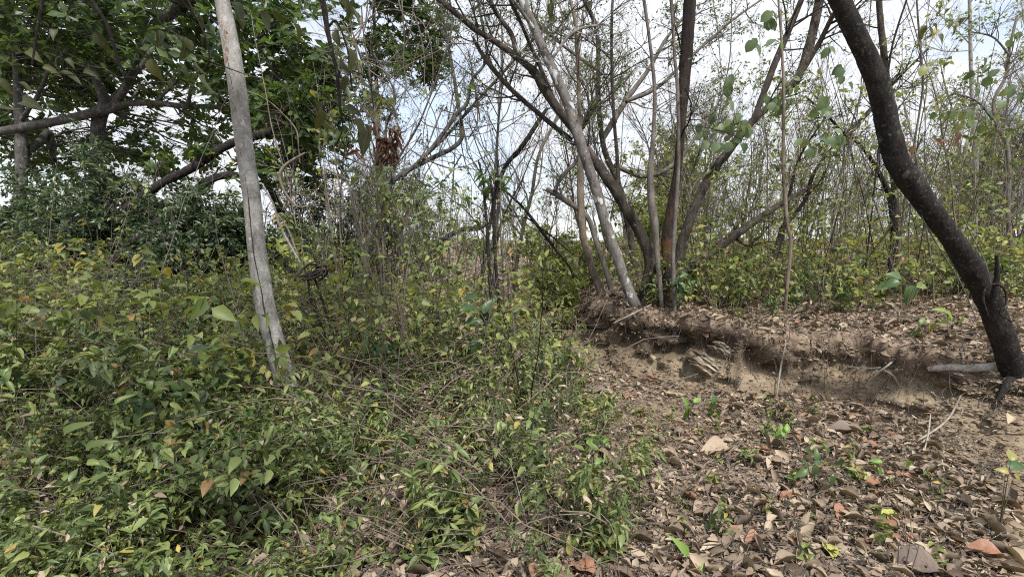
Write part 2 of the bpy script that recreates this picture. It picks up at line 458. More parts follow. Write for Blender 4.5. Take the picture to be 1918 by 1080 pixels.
def mat_ground():
    m = NT('forest_floor')
    co = m.n('ShaderNodeTexCoord').outputs['Object']
    soil = m.attr('tint').outputs['Fac']
    n1 = m.noise(co, 1.4, 5); n2 = m.noise(co, 18, 6, .7); n3 = m.noise(co, 90, 4, .7)
    vor = m.n('ShaderNodeTexVoronoi'); vor.inputs['Scale'].default_value = 16; m.t.links.new(m.mapv(co, (1, 1, 1)), vor.inputs['Vector'])
    sep = m.n('ShaderNodeSeparateColor'); m.t.links.new(vor.outputs['Color'], sep.inputs[0])
    lit = m.ramp(m.math('ADD', m.math('MULTIPLY', sep.outputs[0], .6), m.math('MULTIPLY', n2, .5)), [(.1, (.06, .044, .034)), (.45, (.15, .11, .08)), (.75, (.27, .205, .15)), (1., (.38, .305, .225))])
    st = m.noise(m.mapv(co, (2.2, 2.2, 13)), 3.2, 6, .65, 1.0)
    mx = m.math('ADD', m.math('MULTIPLY', st, .45), m.math('ADD', m.math('MULTIPLY', n2, .35), m.math('MULTIPLY', n1, .3)))
    so = m.ramp(mx, [(.36, (.075, .054, .038)), (.46, (.185, .14, .096)), (.56, (.30, .236, .160)), (.70, (.43, .355, .25))])
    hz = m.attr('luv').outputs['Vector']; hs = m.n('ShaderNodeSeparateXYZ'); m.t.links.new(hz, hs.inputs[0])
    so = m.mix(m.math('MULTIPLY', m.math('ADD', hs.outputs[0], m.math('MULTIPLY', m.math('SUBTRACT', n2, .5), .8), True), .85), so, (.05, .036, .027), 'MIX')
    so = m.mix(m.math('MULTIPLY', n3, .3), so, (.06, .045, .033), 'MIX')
    col = m.mix(soil, lit, so)
    h = m.math('ADD', m.math('MULTIPLY', n2, .7), m.math('ADD', m.math('MULTIPLY', n3, .35), m.math('MULTIPLY', st, .5)))
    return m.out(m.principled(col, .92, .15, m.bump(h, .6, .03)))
M_GROUND = mat_ground()

def mat_shale():
    m = NT('shale_rock')
    co = m.n('ShaderNodeTexCoord').outputs['Object']
    n1 = m.noise(co, 14, 5); n2 = m.noise(co, 70, 4)
    t = m.math('ADD', m.math('MULTIPLY', n1, .5), m.math('ADD', m.math('MULTIPLY', n2, .3), m.math('MULTIPLY', m.attr('tint').outputs['Fac'], .3)))
    col = m.ramp(t, [(.32, (.08, .066, .053)), (.47, (.22, .18, .135)), (.66, (.46, .40, .31))])
    return m.out(m.principled(col, .85, .25, m.bump(n2, .6, .01)))
M_SHALE = mat_shale()
def mat_plain(name, c, rough=.7):
    m = NT(name); co = m.n('ShaderNodeTexCoord').outputs['Object']
    n = m.noise(co, 40, 4)
    return m.out(m.principled(m.ramp(n, [(.3, tuple(x*.55 for x in c)), (.7, c)]), rough, .3, m.bump(n, .4, .01)))
M_CRUMB = mat_plain('soil_crumb', (.27, .21, .145), .9)
M_TRAIL = mat_plain('dark_mud_trail', (.06, .045, .036), .9)
M_SCAR = mat_plain('orange_bark_scar', (.33, .16, .08), .85)

# ================================================================== camera, light, sky
cam = bpy.data.cameras.new('camera'); co_ = bpy.data.objects.new('camera', cam); COL.objects.link(co_)
co_.location = EYE; co_.rotation_euler = (pi/2-PITCH, 0, 0)
cam.sensor_width = 36; cam.lens = 36*F/1918; cam.clip_start = .05; cam.clip_end = 2000
sc.camera = co_
SUN_EL, SUN_AZ = radians(56), radians(160)     # azimuth measured from +Y clockwise (towards +X): light from the right, behind the viewer
sun = bpy.data.lights.new('sun', 'SUN'); so_ = bpy.data.objects.new('sun', sun); COL.objects.link(so_)
sun.energy = 3.2; sun.angle = radians(5); sun.color = (1, .96, .9)
so_.rotation_euler = (pi/2-SUN_EL, 0, -SUN_AZ+pi)
w = bpy.data.worlds.new('World'); sc.world = w; w.use_nodes = True
nt = w.node_tree; nt.nodes.clear()
sky = nt.nodes.new('ShaderNodeTexSky'); sky.sky_type = 'NISHITA'; sky.sun_disc = False; sky.sun_elevation = SUN_EL; sky.sun_rotation = SUN_AZ
bg1 = nt.nodes.new('ShaderNodeBackground'); bg1.inputs[1].default_value = .15; nt.links.new(sky.outputs[0], bg1.inputs[0])
tc = nt.nodes.new('ShaderNodeTexCoord'); mp = nt.nodes.new('ShaderNodeMapping'); mp.inputs['Scale'].default_value = (1, 1, 2.2); mp.inputs['Location'].default_value = (.3, .1, .45)
nt.links.new(tc.outputs['Generated'], mp.inputs[0])
cn = nt.nodes.new('ShaderNodeTexNoise'); cn.inputs['Scale'].default_value = 2.6; cn.inputs['Detail'].default_value = 7; cn.inputs['Roughness'].default_value = .55
nt.links.new(mp.outputs[0], cn.inputs['Vector'])
cr = nt.nodes.new('ShaderNodeValToRGB'); cr.color_ramp.elements[0].position = .36; cr.color_ramp.elements[0].color = (.52, .52, .52, 1); cr.color_ramp.elements[1].position = .52
nt.links.new(cn.outputs[0], cr.inputs[0])
bg2 = nt.nodes.new('ShaderNodeBackground'); bg2.inputs[0].default_value = (.91, .94, 1., 1); bg2.inputs[1].default_value = .66
ms = nt.nodes.new('ShaderNodeMixShader'); nt.links.new(cr.outputs[0], ms.inputs[0]); nt.links.new(bg1.outputs[0], ms.inputs[1]); nt.links.new(bg2.outputs[0], ms.inputs[2])
wo = nt.nodes.new('ShaderNodeOutputWorld'); nt.links.new(ms.outputs[0], wo.inputs[0])
sc.render.engine = 'CYCLES'
sc.view_settings.view_transform = 'Standard'; sc.view_settings.look = 'None'; sc.view_settings.exposure = 0.82; sc.view_settings.gamma = 1
sc.cycles.max_bounces = 5; sc.cycles.diffuse_bounces = 3; sc.cycles.glossy_bounces = 2; sc.cycles.transmission_bounces = 3
sc.cycles.use_denoising = False
sc.cycles.pixel_filter_type = 'BLACKMAN_HARRIS'; sc.cycles.filter_width = 1.1
sc.render.use_persistent_data = False
# ================================================================== ground
def axis(lo, hi, step, far_lo, far_hi, g=1.12):
    a = list(np.arange(lo, hi+1e-6, step))
    s = step; x = hi; r = []
    while x < far_hi: s *= g; x += s; r.append(x)
    s = step; x = lo; l = []
    while x > far_lo: s *= g; x -= s; l.append(x)
    return np.array(l[::-1] + a + r)
FACE = []
def build_ground():
    xs = axis(.3, 4.9, .014, -420, 420, 1.05); ys = axis(2.4, 6.6, .0085, -12, 700, 1.045)
    X, Y = np.meshgrid(xs, ys)
    Z, sd, t, wid = terrain(X, Y, True)
    e = .05
    gx = (bank_sd(X+e, Y)-bank_sd(X-e, Y))/(2*e); gy = (bank_sd(X, Y+e)-bank_sd(X, Y-e))/(2*e)
    gl = np.maximum(np.hypot(gx, gy), .3); gx /= gl; gy /= gl
    near = sstep(9, 7, Y)*sstep(.2, 1.0, X)
    face = np.exp(-((t-.55)/.36)**2)*near
    dip = X*.9 + Y*.2
    led0 = vnoise(X*2.3, Y*2.3, (Z+.55*dip*0.6)*15)*.6 + vnoise(X*7, Y*7, (Z+.33*dip)*34)*.4
    led = .5*led0 + .5*(np.floor(led0*6)+sstep(.55, .95, led0*6-np.floor(led0*6)))/6
    blk = fbm(X*4.2, Y*4.2, Z*5, o=4)
    pit = sstep(.55, .72, vnoise(X*3.6+7, Y*3.6, Z*9))
    fine = fbm(X*16, Y*16, Z*16, o=2)
    keep = 1-sstep(.62, .86, t)
    crk = fbm(X*9, Y*9, Z*2.2, o=3)
    out = keep*face*(.17*(led-.5) + .13*blk + .09*crk + .06*fine - .22*pit) + near*.025*np.exp(-((t-.9)/.10)**2)*fbm(X*5, Y*5, o=3) - near*.085*np.exp(-((t-.52)/.2)**2)*(1+.9*fbm(X*2.4, Y*2.4, o=2))
    X2 = X - gx*out; Y2 = Y - gy*out
    Z2 = Z + keep*face*(.035*(led-.5)+.02*blk) + near*.012*fbm(X*14, Y*14, o=3)
    soil = np.clip(np.exp(-((t-.38)/.36)**2)*near*1.2, 0, 1)*(1-sstep(.66, .9, t+.2*fbm(X*6, Y*6, o=2)))
    soil = np.maximum(soil, .85*np.exp(-(((X-3.2)/.55)**2+((Y-3.15)/.5)**2)))
    soil = np.clip(soil + .3*near*fbm(X*3, Y*3, o=2), 0, 1)
    k = near > .9
    FACE.append((np.stack([X2[k], Y2[k], Z2[k]], -1), t[k], np.stack([-gx[k], -gy[k]], -1)))
    g = Geo()
    ny, nx = X.shape
    i = np.arange(nx*ny).reshape(ny, nx)
    f = np.stack([i[:-1, :-1], i[:-1, 1:], i[1:, 1:], i[1:, :-1]], -1).reshape(-1, 4)
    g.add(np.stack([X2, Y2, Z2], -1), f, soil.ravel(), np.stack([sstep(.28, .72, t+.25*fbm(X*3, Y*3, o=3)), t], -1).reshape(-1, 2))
    return solo('ground', g, M_GROUND, kind='structure')
build_ground()

def normal_at(x, y, e=.06):
    zx = (terrain(x+e, y)-terrain(x-e, y))/(2*e); zy = (terrain(x, y+e)-terrain(x, y-e))/(2*e)
    return unit(np.stack([-zx, -zy, np.ones_like(zx)], -1))

def litter_tint(rng, n):
    """dead leaf colour position on the ramp"""
    t = np.clip(rng.beta(1.8, 2.3, n)*.88, 0, .88)
    red = rng.random(n) < .035
    return np.where(red, rng.uniform(.93, 1, n), t)

def in_view(x, y, m=1.14): return np.abs(x) < m*y + .3

def build_litter():
    rng = R(11)
    g = Geo()
    # scattered dead leaves, thicker near the viewer and at the foot of the bank
    N = 115000
    y = 1.5 + (rng.random(N)**1.35)*8.5
    x = rng.uniform(-1.15, 1.15, N)*y
    sd = bank_sd(x, y)
    z, _, t, _ = terrain(x, y, True)
    p = np.where((t > .03) & (t < .74), .06, 1.0)
    p *= 1-.75*np.exp(-(((x-1.55)/.55)**2+((y-4.35)/.45)**2)) - .0*x
    p *= np.where(x < -1.3, .55, 1)
    p *= .65 + .7*vnoise(x*1.7, y*1.7)
    k = rng.random(N) < p
    x, y, z, t, sd = x[k], y[k], z[k], t[k], sd[k]
    n = len(x)
    nrm = unit(normal_at(x, y) + .45*rng.normal(size=(n, 3))*np.array([1, 1, .3]))
    a = rng.uniform(0, 2*pi, n)
    d = np.stack([np.cos(a), np.sin(a), .33*rng.normal(size=n)], -1)
    L = np.clip(rng.lognormal(np.log(.043), .55, n), .014, .14)
    W = rng.uniform(.17, .58, n)
    tt = litter_tint(rng, n)
    pos = np.stack([x, y, z + rng.uniform(.002, .03, n)], -1) - d*(L*.5)[:, None]
    w = rng.integers(0, len(LITTER), n)
    for i, tp in enumerate(LITTER):
        m = w == i
        leaves(g, tp, pos[m], d[m], nrm[m], L[m], W[m], tt[m])
    # crumbled bits
    N = 60000
    y = 1.5 + (rng.random(N)**1.3)*6.5; x = rng.uniform(-1.1, 1.1, N)*y
    z, _, t, _ = terrain(x, y, True)
    k = rng.random(N) < np.where((t > .15) & (t < .8), .35, .9)
    x, y, z = x[k], y[k], z[k]; n = len(x)
    a = rng.uniform(0, 2*pi, n); d = np.stack([np.cos(a), np.sin(a), .3*rng.normal(size=n)], -1)
    leaves(g, T_LA1, np.stack([x, y, z+.005], -1), d, unit(np.array([0, 0, 1])+.5*rng.normal(size=(n, 3))), rng.uniform(.012, .04, n), rng.uniform(.2, .7, n), litter_tint(rng, n))
    # far floor
    N = 22000
    y = 8 + rng.random(N)*24; x = rng.uniform(-1.1, 1.1, N)*y; z = terrain(x, y)
    a = rng.uniform(0, 2*pi, N); d = np.stack([np.cos(a), np.sin(a), .2*rng.normal(size=N)], -1)
    leaves(g, LITTER[0], np.stack([x, y, z+.01], -1), d, unit(np.array([0, 0, 1])+.4*rng.normal(size=(N, 3))), rng.uniform(.09, .2, N), .6, np.clip(litter_tint(rng, N)+.12, 0, .84))
    solo('leaf_litter', g, M_LITTER, kind='stuff')
    # straw and fine twigs
    g = Geo()
    N = 16000
    y = 1.6 + (rng.random(N)**1.3)*6.5; x = rng.uniform(-1.1, 1.1, N)*y
    z, _, t, _ = terrain(x, y, True)
    k = rng.random(N) < np.where((t > .12) & (t < .85), .35, 1)
    x, y, z = x[k], y[k], z[k]; n = len(x)
    a = rng.uniform(0, 2*pi, n); L = rng.lognormal(np.log(.10), .65, n)
    c = np.linspace(-.5, .5, 4)[None]
    bend = rng.normal(size=(n, 1))*.25
    px = x[:, None] + L[:, None]*(c*np.cos(a)[:, None] - bend*(c*c)*np.sin(a)[:, None]); py = y[:, None] + L[:, None]*(c*np.sin(a)[:, None] + bend*c*c*np.cos(a)[:, None])
    pz = terrain(px, py) + .012 + rng.random((n, 1))*.03 + c*L[:, None]*rng.normal(size=(n, 1))*.18
    tubes(g, np.stack([px, py, pz], -1), rng.uniform(.0007, .0028, n)[:, None], 3)
    solo('twig_litter', g, B_GREY, kind='stuff')
    # tuft of dry straw on the open ground
    g = Geo()
    c0 = ground_at(1235, 805)
    N = 1500
    q = rng.normal(size=(N, 2))*np.array([.22, .28])
    x = c0[0]+q[:, 0]; y = c0[1]+q[:, 1]; a = rng.uniform(0, 2*pi, N); el = rng.uniform(.0, .9, N); L = rng.uniform(.03, .10, N)
    c = np.linspace(0, 1, 4)[None]
    pts = np.stack([x[:, None]+L[:, None]*c*np.cos(a)[:, None]*np.cos(el)[:, None], y[:, None]+L[:, None]*c*np.sin(a)[:, None]*np.cos(el)[:, None],
                    terrain(x, y)[:, None]+.004+L[:, None]*(c*np.sin(el)[:, None]-.5*c*c*np.sin(el)[:, None])], -1)
    tubes(g, pts, .0012, 3)
    solo('dry_grass', g, mat_plain('dry_straw', (.42, .30, .17)), kind='stuff')
build_litter()

# crumbs of soil and stone on the bank
def build_rubble():
    rng = R(5); g = Geo()
    n = 11000
    x = rng.uniform(.6, 4.6, n*6); y = rng.uniform(2.4, 6.3, n*6)
    v, t, _o = FACE[0]
    k = rng.choice(np.where((t > .02) & (t < .8))[0], n)
    x, y, z = v[k, 0], v[k, 1], v[k, 2]
    s = np.minimum(rng.lognormal(np.log(.0085), .7, n), .036)
    ico = np.array([(1, 0, 0), (-1, 0, 0), (0, 1, 0), (0, -1, 0), (0, 0, 1), (0, 0, -1)], float)
    fc = np.array([(0, 2, 4), (2, 1, 4), (1, 3, 4), (3, 0, 4), (2, 0, 5), (1, 2, 5), (3, 1, 5), (0, 3, 5)])
    v = ico[None]*(s[:, None, None]*rng.uniform(.5, 1.4, (n, 6, 1)))*np.array([1, 1, .6])
    ang = rng.uniform(0, 6.28, n); ca, sa = np.cos(ang)[:, None], np.sin(ang)[:, None]
    v = np.stack([v[..., 0]*ca-v[..., 1]*sa, v[..., 0]*sa+v[..., 1]*ca, v[..., 2]], -1) + np.stack([x, y, z+.004], -1)[:, None]
    g.add(v, (fc[None]+(np.arange(n)*6)[:, None, None]).reshape(-1, 3), np.repeat(rng.random(n), 6))
    solo('rubble', g, M_CRUMB, kind='stuff', smooth=False)
build_rubble()

# slanting slabs of shale sticking out of the bank face
def shale(px, py, d, n, w, ln, ang, label, seed):
    rng = R(seed); c = P(px, py, d); g = Geo()
    al = np.array([cos(ang), 0, sin(ang)]); nn = np.array([-sin(ang), 0, cos(ang)]); dp = np.array([.1, -1, .15])
    for i in range(n):
        o = c + nn*(i-n/2)*w/n + al*rng.normal()*.05 + dp*rng.uniform(.02, .08)
        L = ln*rng.uniform(.55, 1.1); th = w/n*rng.uniform(.7, 1.25); D = rng.uniform(.10, .17)
        m = 8
        s = np.linspace(-.5, .5, m)
        edge = rng.uniform(-.025, .012, m); top = rng.normal(size=m)*.003
        v = []
        for q in range(m):
            b = o + al*s[q]*L
            tp = th*(1-1.5*abs(s[q])**2)
            for (yy, zz) in ((-.5*D, -.5), (.5*D+edge[q], -.5), (.5*D+edge[q]*.6, .5), (-.5*D, .5)):
                v.append(b + dp*yy + nn*(zz*tp+top[q]))
        f = []
        for q in range(m-1):
            for r in range(4):
                a = q*4+r; bb = q*4+(r+1) % 4
                f.append((a, bb, bb+4, a+4))
        f += [(0, 3, 2, 1), ((m-1)*4, (m-1)*4+1, (m-1)*4+2, (m-1)*4+3)]
        g.add(v, np.array(f), rng.random())
    solo('shale_outcrop', g, M_SHALE, label, 'rock', base=c, smooth=False, group='shale outcrops on the bank')
shale(1322, 682, 5.02, 8, .17, .34, radians(-36), 'pale slanting layers of shale jutting from the earth bank, larger lower outcrop', 21)
shale(1352, 655, 5.06, 5, .11, .26, radians(-38), 'dark slanting shale layers under the lip of the bank above the pale outcrop', 22)

# ------------------------------------------------------------------ sticks, logs, roots
def stick(pts, label, mat, name='fallen_stick', cat='stick', group='dead sticks lying about', sides=8, rough=.12, seed=0, twigs=0):
    """pts rows px,py,d or None (on ground),w_px"""
    rows = []
    for px, py, d, wpx in pts:
        if d is None:
            q = ground_at(px, py); q[2] += wpx*q[1]/F*.45
        else: q = P(px, py, d)
        rows.append((*q, max(.0015, wpx/2/F*q[1])))
    g = Geo()
    c = trunk(g, np.array(rows), sides, .03, rough, .1, seed, cap=True)
    if twigs:
        rng = R(seed+99)
        A, B = spawn(rng, c[None, :, :3], c[None, :, 3], twigs, .2, 1, (25, 60), (.15, .4), 5, .15, .02, .45)
        tubes(g, A, B, 4)
    return solo(name, g, mat, label, cat, group=group, base=rows[0][:3])
stick([(1738, 699, None, 10), (1770, 697, None, 13), (1820, 696, None, 15), (1874, 694, None, 14)], 'bleached grey log lying on the bank against the leaning black trunk', B_BONE, 'fallen_log', 'log', sides=14, seed=3, rough=.28)
stick([(1505, 651, 5.05, 3), (1570, 645, 5.1, 5), (1640, 637, 5.25, 5), (1712, 632, 5.3, 3)], 'long dark stick lying along the lip of the earth bank', B_DARK, seed=4)
stick([(1440, 650, 5.0, 3), (1500, 649, 5.0, 4), (1560, 652, 4.95, 3)], 'thin grey stick on the bank lip, left of the long dark stick', B_GREY, seed=5)
stick([(1032, 607, None, 4), (1075, 612, None, 6), (1110, 617, None, 6), (1140, 618, None, 4)], 'dark mossy stick lying at the left end of the bank', B_DARK, seed=6, twigs=3)
stick([(1538, 590, 6.0, 4), (1575, 606, 5.9, 6), (1605, 617, 5.8, 6)], 'pale broken stick sloping down to the plateau behind the bank', B_BONE, seed=7)
stick([(1150, 605, 5.6, 3), (1180, 590, 5.5, 3), (1220, 570, 5.6, 2)], 'thin pale stick propped against the foot of the lichen trunk', B_BONE, seed=8)
stick([(1180, 905, None, 2), (1262, 892, None, 3), (1312, 880, None, 2)], 'thin dark twig lying on the litter in the open', B_DARK, seed=9)
stick([(1040, 828, None, 3), (1100, 831, None, 4), (1150, 833, None, 4)], 'short dark twig beside the lime green seedling', B_DARK, seed=10)
stick([(700, 1050, None, 4), (760, 1042, None, 6), (830, 1036, None, 5), (900, 1031, None, 3)], 'dark branch lying on the litter at the lower edge', B_DARK, seed=12, twigs=4)
stick([(1764, 860, 3.2, 2), (1775, 905, 3.0, 3), (1800, 950, 2.75, 3), (1845, 1040, 2.4, 3)], 'long pale straw stalk leaning over the litter at lower right', B_BONE, seed=13)
stick([(1743, 775, 3.6, 2), (1738, 815, 3.5, 3), (1728, 855, 3.4, 2)], 'pale forked root hanging off the end of the bank', B_BONE, 'exposed_root', 'root', 'pale roots exposed in the bank', 6, seed=14)
for i, (pts, lb) in enumerate([
        ([(1637, 700, 4.50, 3), (1655, 690, 4.46, 4), (1680, 670, 4.5, 3)], 'pale straight root sticking out of the dark bank face'),
        ([(1655, 692, 4.46, 3), (1672, 702, 4.40, 5), (1682, 718, 4.38, 5), (1688, 732, 4.36, 3)], 'pale crooked root hanging down the dark bank face'),
        ([(1585, 684, 4.53, 2), (1618, 689, 4.5, 2), (1650, 688, 4.5, 2)], 'thin pale root running level across the bank face'),
        ([(1700, 716, 4.4, 3), (1730, 725, 4.3, 4), (1758, 745, 4.15, 3)], 'pale root curving down the bank left of the bleached log'),
        ([(1455, 740, 4.62, 2), (1462, 690, 4.7, 3), (1472, 640, 4.8, 2)], 'upright pale straw stalk standing in front of the bank face'),
        ([(1655, 850, None, 3), (1700, 836, None, 3), (1770, 790, 3.75, 4), (1800, 740, 3.8, 3)], 'long grey root slanting down the end of the bank')]):
    stick(pts, lb, B_BONE, 'exposed_root', 'root', 'pale roots exposed in the bank', 6, seed=30+i)
def roots():
    rng = R(77); g = Geo()
    n = 420
    x = rng.uniform(.9, 4.4, n*8); y = rng.uniform(2.7, 5.6, n*8)
    v, t, o = FACE[0]
    k = rng.choice(np.where((t > .35) & (t < .88))[0], n)
    b = v[k].copy(); b[:, :2] += o[k]*.015; m = len(k)
    a = rng.uniform(0, 2*pi, m); L = rng.uniform(.06, .28, m)
    c = np.linspace(0, 1, 6)[None]
    q = b[:, None] + np.stack([L[:, None]*c*np.cos(a)[:, None]*.6+o[k, 0][:, None]*.08*c, o[k, 1][:, None]*.10*np.sin(2*c)+0*a[:, None], -L[:, None]*c*(.35+.5*c)], -1) + np.cumsum(rng.normal(size=(m, 6, 3))*.008, 1)
    tubes(g, q, rng.uniform(.0008, .0042, m)[:, None], 3)
    solo('fine_roots', g, B_TAN, kind='stuff')
roots()

# ------------------------------------------------------------------ large single dead leaves
BIG = [ # px,py,len px,width ratio,tint,tilt,heading deg,label
 (1610, 1010, 108, .62, .74, .25, 160, 'large salmon orange dead leaf lying at lower right'),
 (1650, 985, 62, .55, .76, .8, 75, 'small upright orange dead leaf beside the salmon leaf'),
 (1335, 852, 100, .42, .55, .3, 200, 'long curved tan dead leaf on the open litter'),
 (1352, 842, 44, .7, .80, .5, 20, 'bright orange scrap of leaf lying on the curved tan leaf'),
 (1152, 862, 92, .8, .46, .2, 80, 'wide grey tan dead leaf behind the lime seedling'),
 (1203, 893, 56, .7, .52, .35, 30, 'tan dead leaf right of the wide grey tan one'),
 (1108, 1022, 88, .85, .44, .25, 120, 'broad brown grey dead leaf near the lower edge'),
 (1088, 1072, 66, .7, .78, .3, 140, 'orange dead leaf cut by the lower edge'),
 (1076, 946, 70, .7, .48, .2, 10, 'flat tan dead leaf under the small seedlings'),
 (1636, 824, 80, .5, .46, .3, 10, 'tan curled dead leaf at the foot of the bank'),
 (1570, 812, 70, .5, .2, .2, 170, 'greyish purple flat leaf at the foot of the bank'),
 (1722, 772, 52, .55, .12, .9, 100, 'dark purple leaf standing against the bank face'),
 (1700, 842, 80, .7, .16, .35, 20, 'dark grey leaf at the right end of the bank foot'),
 (1546, 1034, 54, .55, .97, 1.2, 80, 'upright yellow green fallen leaf at lower right'),
 (1668, 974, 54, .38, .95, .2, 5, 'yellow green leaf lying right of the orange upright leaf'),
 (1690, 932, 58, .3, .93, .2, 175, 'pale yellow green narrow leaf on the litter'),
 (1700, 1066, 120, .7, .06, .25, 150, 'large dark grey leaf cut by the lower right edge'),
 (1830, 1042, 84, .55, .70, .2, 150, 'reddish brown leaf at the lower right corner'),
 (1375, 1052, 62, .3, .62, .5, 120, 'narrow pale leaf right of the long green blade'),
 (1855, 925, 48, .7, .57, 1.1, 70, 'tan shrivelled leaf hanging by the right edge'),
 (1640, 842, 36, .6, .72, .4, 30, 'small orange leaf at the foot of the bank'),
 (1515, 912, 44, .6, .70, .3, 40, 'salmon leaf on the litter left of centre right'),
 (1638, 912, 52, .6, .71, .3, 10, 'salmon brown leaf between the two narrow green leaves'),
 (1408, 1018, 44, .6, .75, .4, 200, 'orange brown broken leaf on the litter'),
 (702, 872, 56, .6, .52, .3, 15, 'tan dead leaf among the green plants'),
 (975, 988, 58, .7, .14, .6, 70, 'grey purple leaf below the seedling clump'),
 (700, 938, 58, .7, .44, .3, 160, 'brown pink dead leaf under the plants left of centre'),
 (662, 1032, 78, .6, .1, .5, 100, 'dark purple grey leaf near the bottom'),
 (690, 1052, 60, .5, .69, .3, 20, 'rusty leaf under the dark purple leaf'),
 (1005, 1078, 50, .7, .68, .3, 60, 'rusty leaf left of the broad brown grey leaf'),
 (1285, 738, 96, .35, .56, .1, 4, 'long flat tan leaf at the foot of the bank'),
 (1072, 830, 66, .7, .12, .3, 20, 'dark grey leaf in the shade of the green plants'),
 (812, 695, 48, .6, .7, .4, 30, 'rusty leaf under the thin plants in the middle'),
 (1252, 1070, 52, .6, .69, .4, 170, 'rusty brown leaf by the long green blade'),
 (1128, 738, 46, .6, .12, .3, 10, 'grey leaf near the left end of the bank'),
 (1170, 745, 40, .6, .70, .3, 80, 'dark red leaf near the left end of the bank'),
 (1442, 815, 60, .6, .12, .3, 100, 'dark grey leaf behind the seedling cluster'),
 (1600, 880, 44, .6, .5, .4, 50, 'tan leaf under the thin dark stem'),
 (1780, 905, 46, .5, .53, .3, 90, 'tan leaf on the stony slope'),
 (815, 1010, 58, .5, .67, .4, 70, 'red brown leaf on the litter left of the middle')]
def big_leaves():
    rng = R(404)
    tp = [leaf_tpl(9, 'ovate', .45, .3, .05), leaf_tpl(9, 'round', .3, .25, .06), leaf_tpl(9, 'obov', -.5, .35, .05)]
    for i, (px, py, L, W, t, tilt, hd, lb) in enumerate(BIG):
        q = ground_at(px, py); s = .88*L*q[1]/F; t = max(t, .22)
        d = np.array([cos(radians(hd)), sin(radians(hd)), .35*tilt]); nrm = unit(np.array([.1, -.5*tilt, 1]))
        g = Geo(); c = q + np.array([0, -.01, .04])
        leaves(g, tp[0 if i % 3 else 2], (c-d*s*.5)[None], d[None], nrm[None], s, W, t)
        st = np.array([c-d*s*.5, c-d*s*.62+np.array([0, 0, -.005]), c-d*s*.78+np.array([0, 0, -.012])])
        tubes(g, st, np.array([.0015, .0014, .001]), 4, .2)
        solo('fallen_leaf', g, M_LITTERB, lb, 'fallen leaf', group='large fallen leaves', base=c)
big_leaves()
# ================================================================== traced trees
def resamp(c, k):
    """rows (n,m) to k rows evenly by length"""
    s = np.concatenate([[0], np.cumsum(np.linalg.norm(np.diff(c[:, :3], axis=0), axis=1))])
    t = np.linspace(0, s[-1], k)
    return np.stack([np.interp(t, s, c[:, j]) for j in range(c.shape[1])], 1)

def trace(pts, d0, d1, root=False, hw=True, flare=1.0):
    n = len(pts); rows = []
    for i, (px, py, w_) in enumerate(pts):
        d = d0 + (d1-d0)*i/max(1, n-1)
        a = pts[max(0, i-1)]; b = pts[min(n-1, i+1)]
        dx, dy = b[0]-a[0], b[1]-a[1]
        k = (abs(dy)/math.hypot(dx, dy) if hw else 1.0)*.86/math.sqrt(1+((px-959)/F)**2)
        rows.append([*P(px, py, d), w_*k/2/F*d])
    if root:
        p0 = np.array(rows[0]); p1 = np.array(rows[1])
        dn = unit(p0[:3]-p1[:3]); dn = unit(dn+np.array([0, 0, -.8]))
        gz = float(terrain(p0[0], p0[1]))
        L = max(.25, p0[2]-gz+.2)
        q = p0[:3] + dn*(L/max(.3, -dn[2]))
        rows = [[*q, p0[3]*1.5*flare], [*(p0[:3]+(q-p0[:3])*.5), p0[3]*1.22*flare]] + rows
    return np.array(rows)

def ttree(name, label, mat, d0, d1, main, limbs=(), tw=None, lf=None, sides=16, step=.04, rough=.09, lump=.10, seed=0, cat='tree', group=None, flare=1.0, hw=True, root=True, extra=None, limb_mat=None):
    rng = R(1000+seed)
    rows = trace(main, d0, d1, root, hw, flare)
    base = rows[0, :3].copy(); base[2] = float(terrain(base[0], base[1]))
    if not root: base = rows[0, :3].copy()
    t = thing(name, label, cat, base, group)
    g = Geo(); c = trunk(g, rows, sides, step, rough, lump, seed)
    to = part('trunk', g, mat, t)
    sk = [resamp(c, 14)]
    for i, lb in enumerate(limbs):
        a, b, pts = lb[:3]
        rw = trace(pts, a, b, False, False)
        g = Geo(); cc = trunk(g, rw, max(6, sides*2//3), step, rough, lump, seed+i+1)
        part('limb', g, limb_mat or mat, t).parent = to; sk.append(resamp(cc, 14))
    if tw:
        twigs(rng, t, sk, mat=limb_mat or mat, **tw, lf=lf)
    return t, sk

def twigs(rng, t, sk, mat, n=(5, 6, 5), tmin=.35, L1=(.5, 1.3), lf=None, lens=None, r1=.012, ang=(30, 70), only=None, up=.05, wig=.16):
    g = Geo(); gl = Geo()
    S = sk if only is None else [sk[i] for i in only]
    S = np.array(S)
    Pn, Rn = S[..., :3], S[..., 3]
    A, B = spawn(rng, Pn, np.minimum(Rn, r1/.55), n[0], tmin, 1, ang, L1, 7, wig, up, .55, .35, .003, lens=1.0)
    tubes(g, A, B, 5)
    last = A; 
    for lv, m in enumerate(n[1:]):
        A, B = spawn(rng, A, B, m, .2, 1, (25, 65), (.35, .75), 5 if lv == 0 else 4, wig*1.1, up, .6, .35, .0014)
        tubes(g, A, B, 4 if lv == 0 else 3)
        last = A
    part('twigwork', g, mat, t)
    if lf:
        tpl, num, L, W, tint, m = lf
        leaves_on(rng, gl, tpl, last, num, L, W, tint, .3)
        part('foliage', gl, m, t)

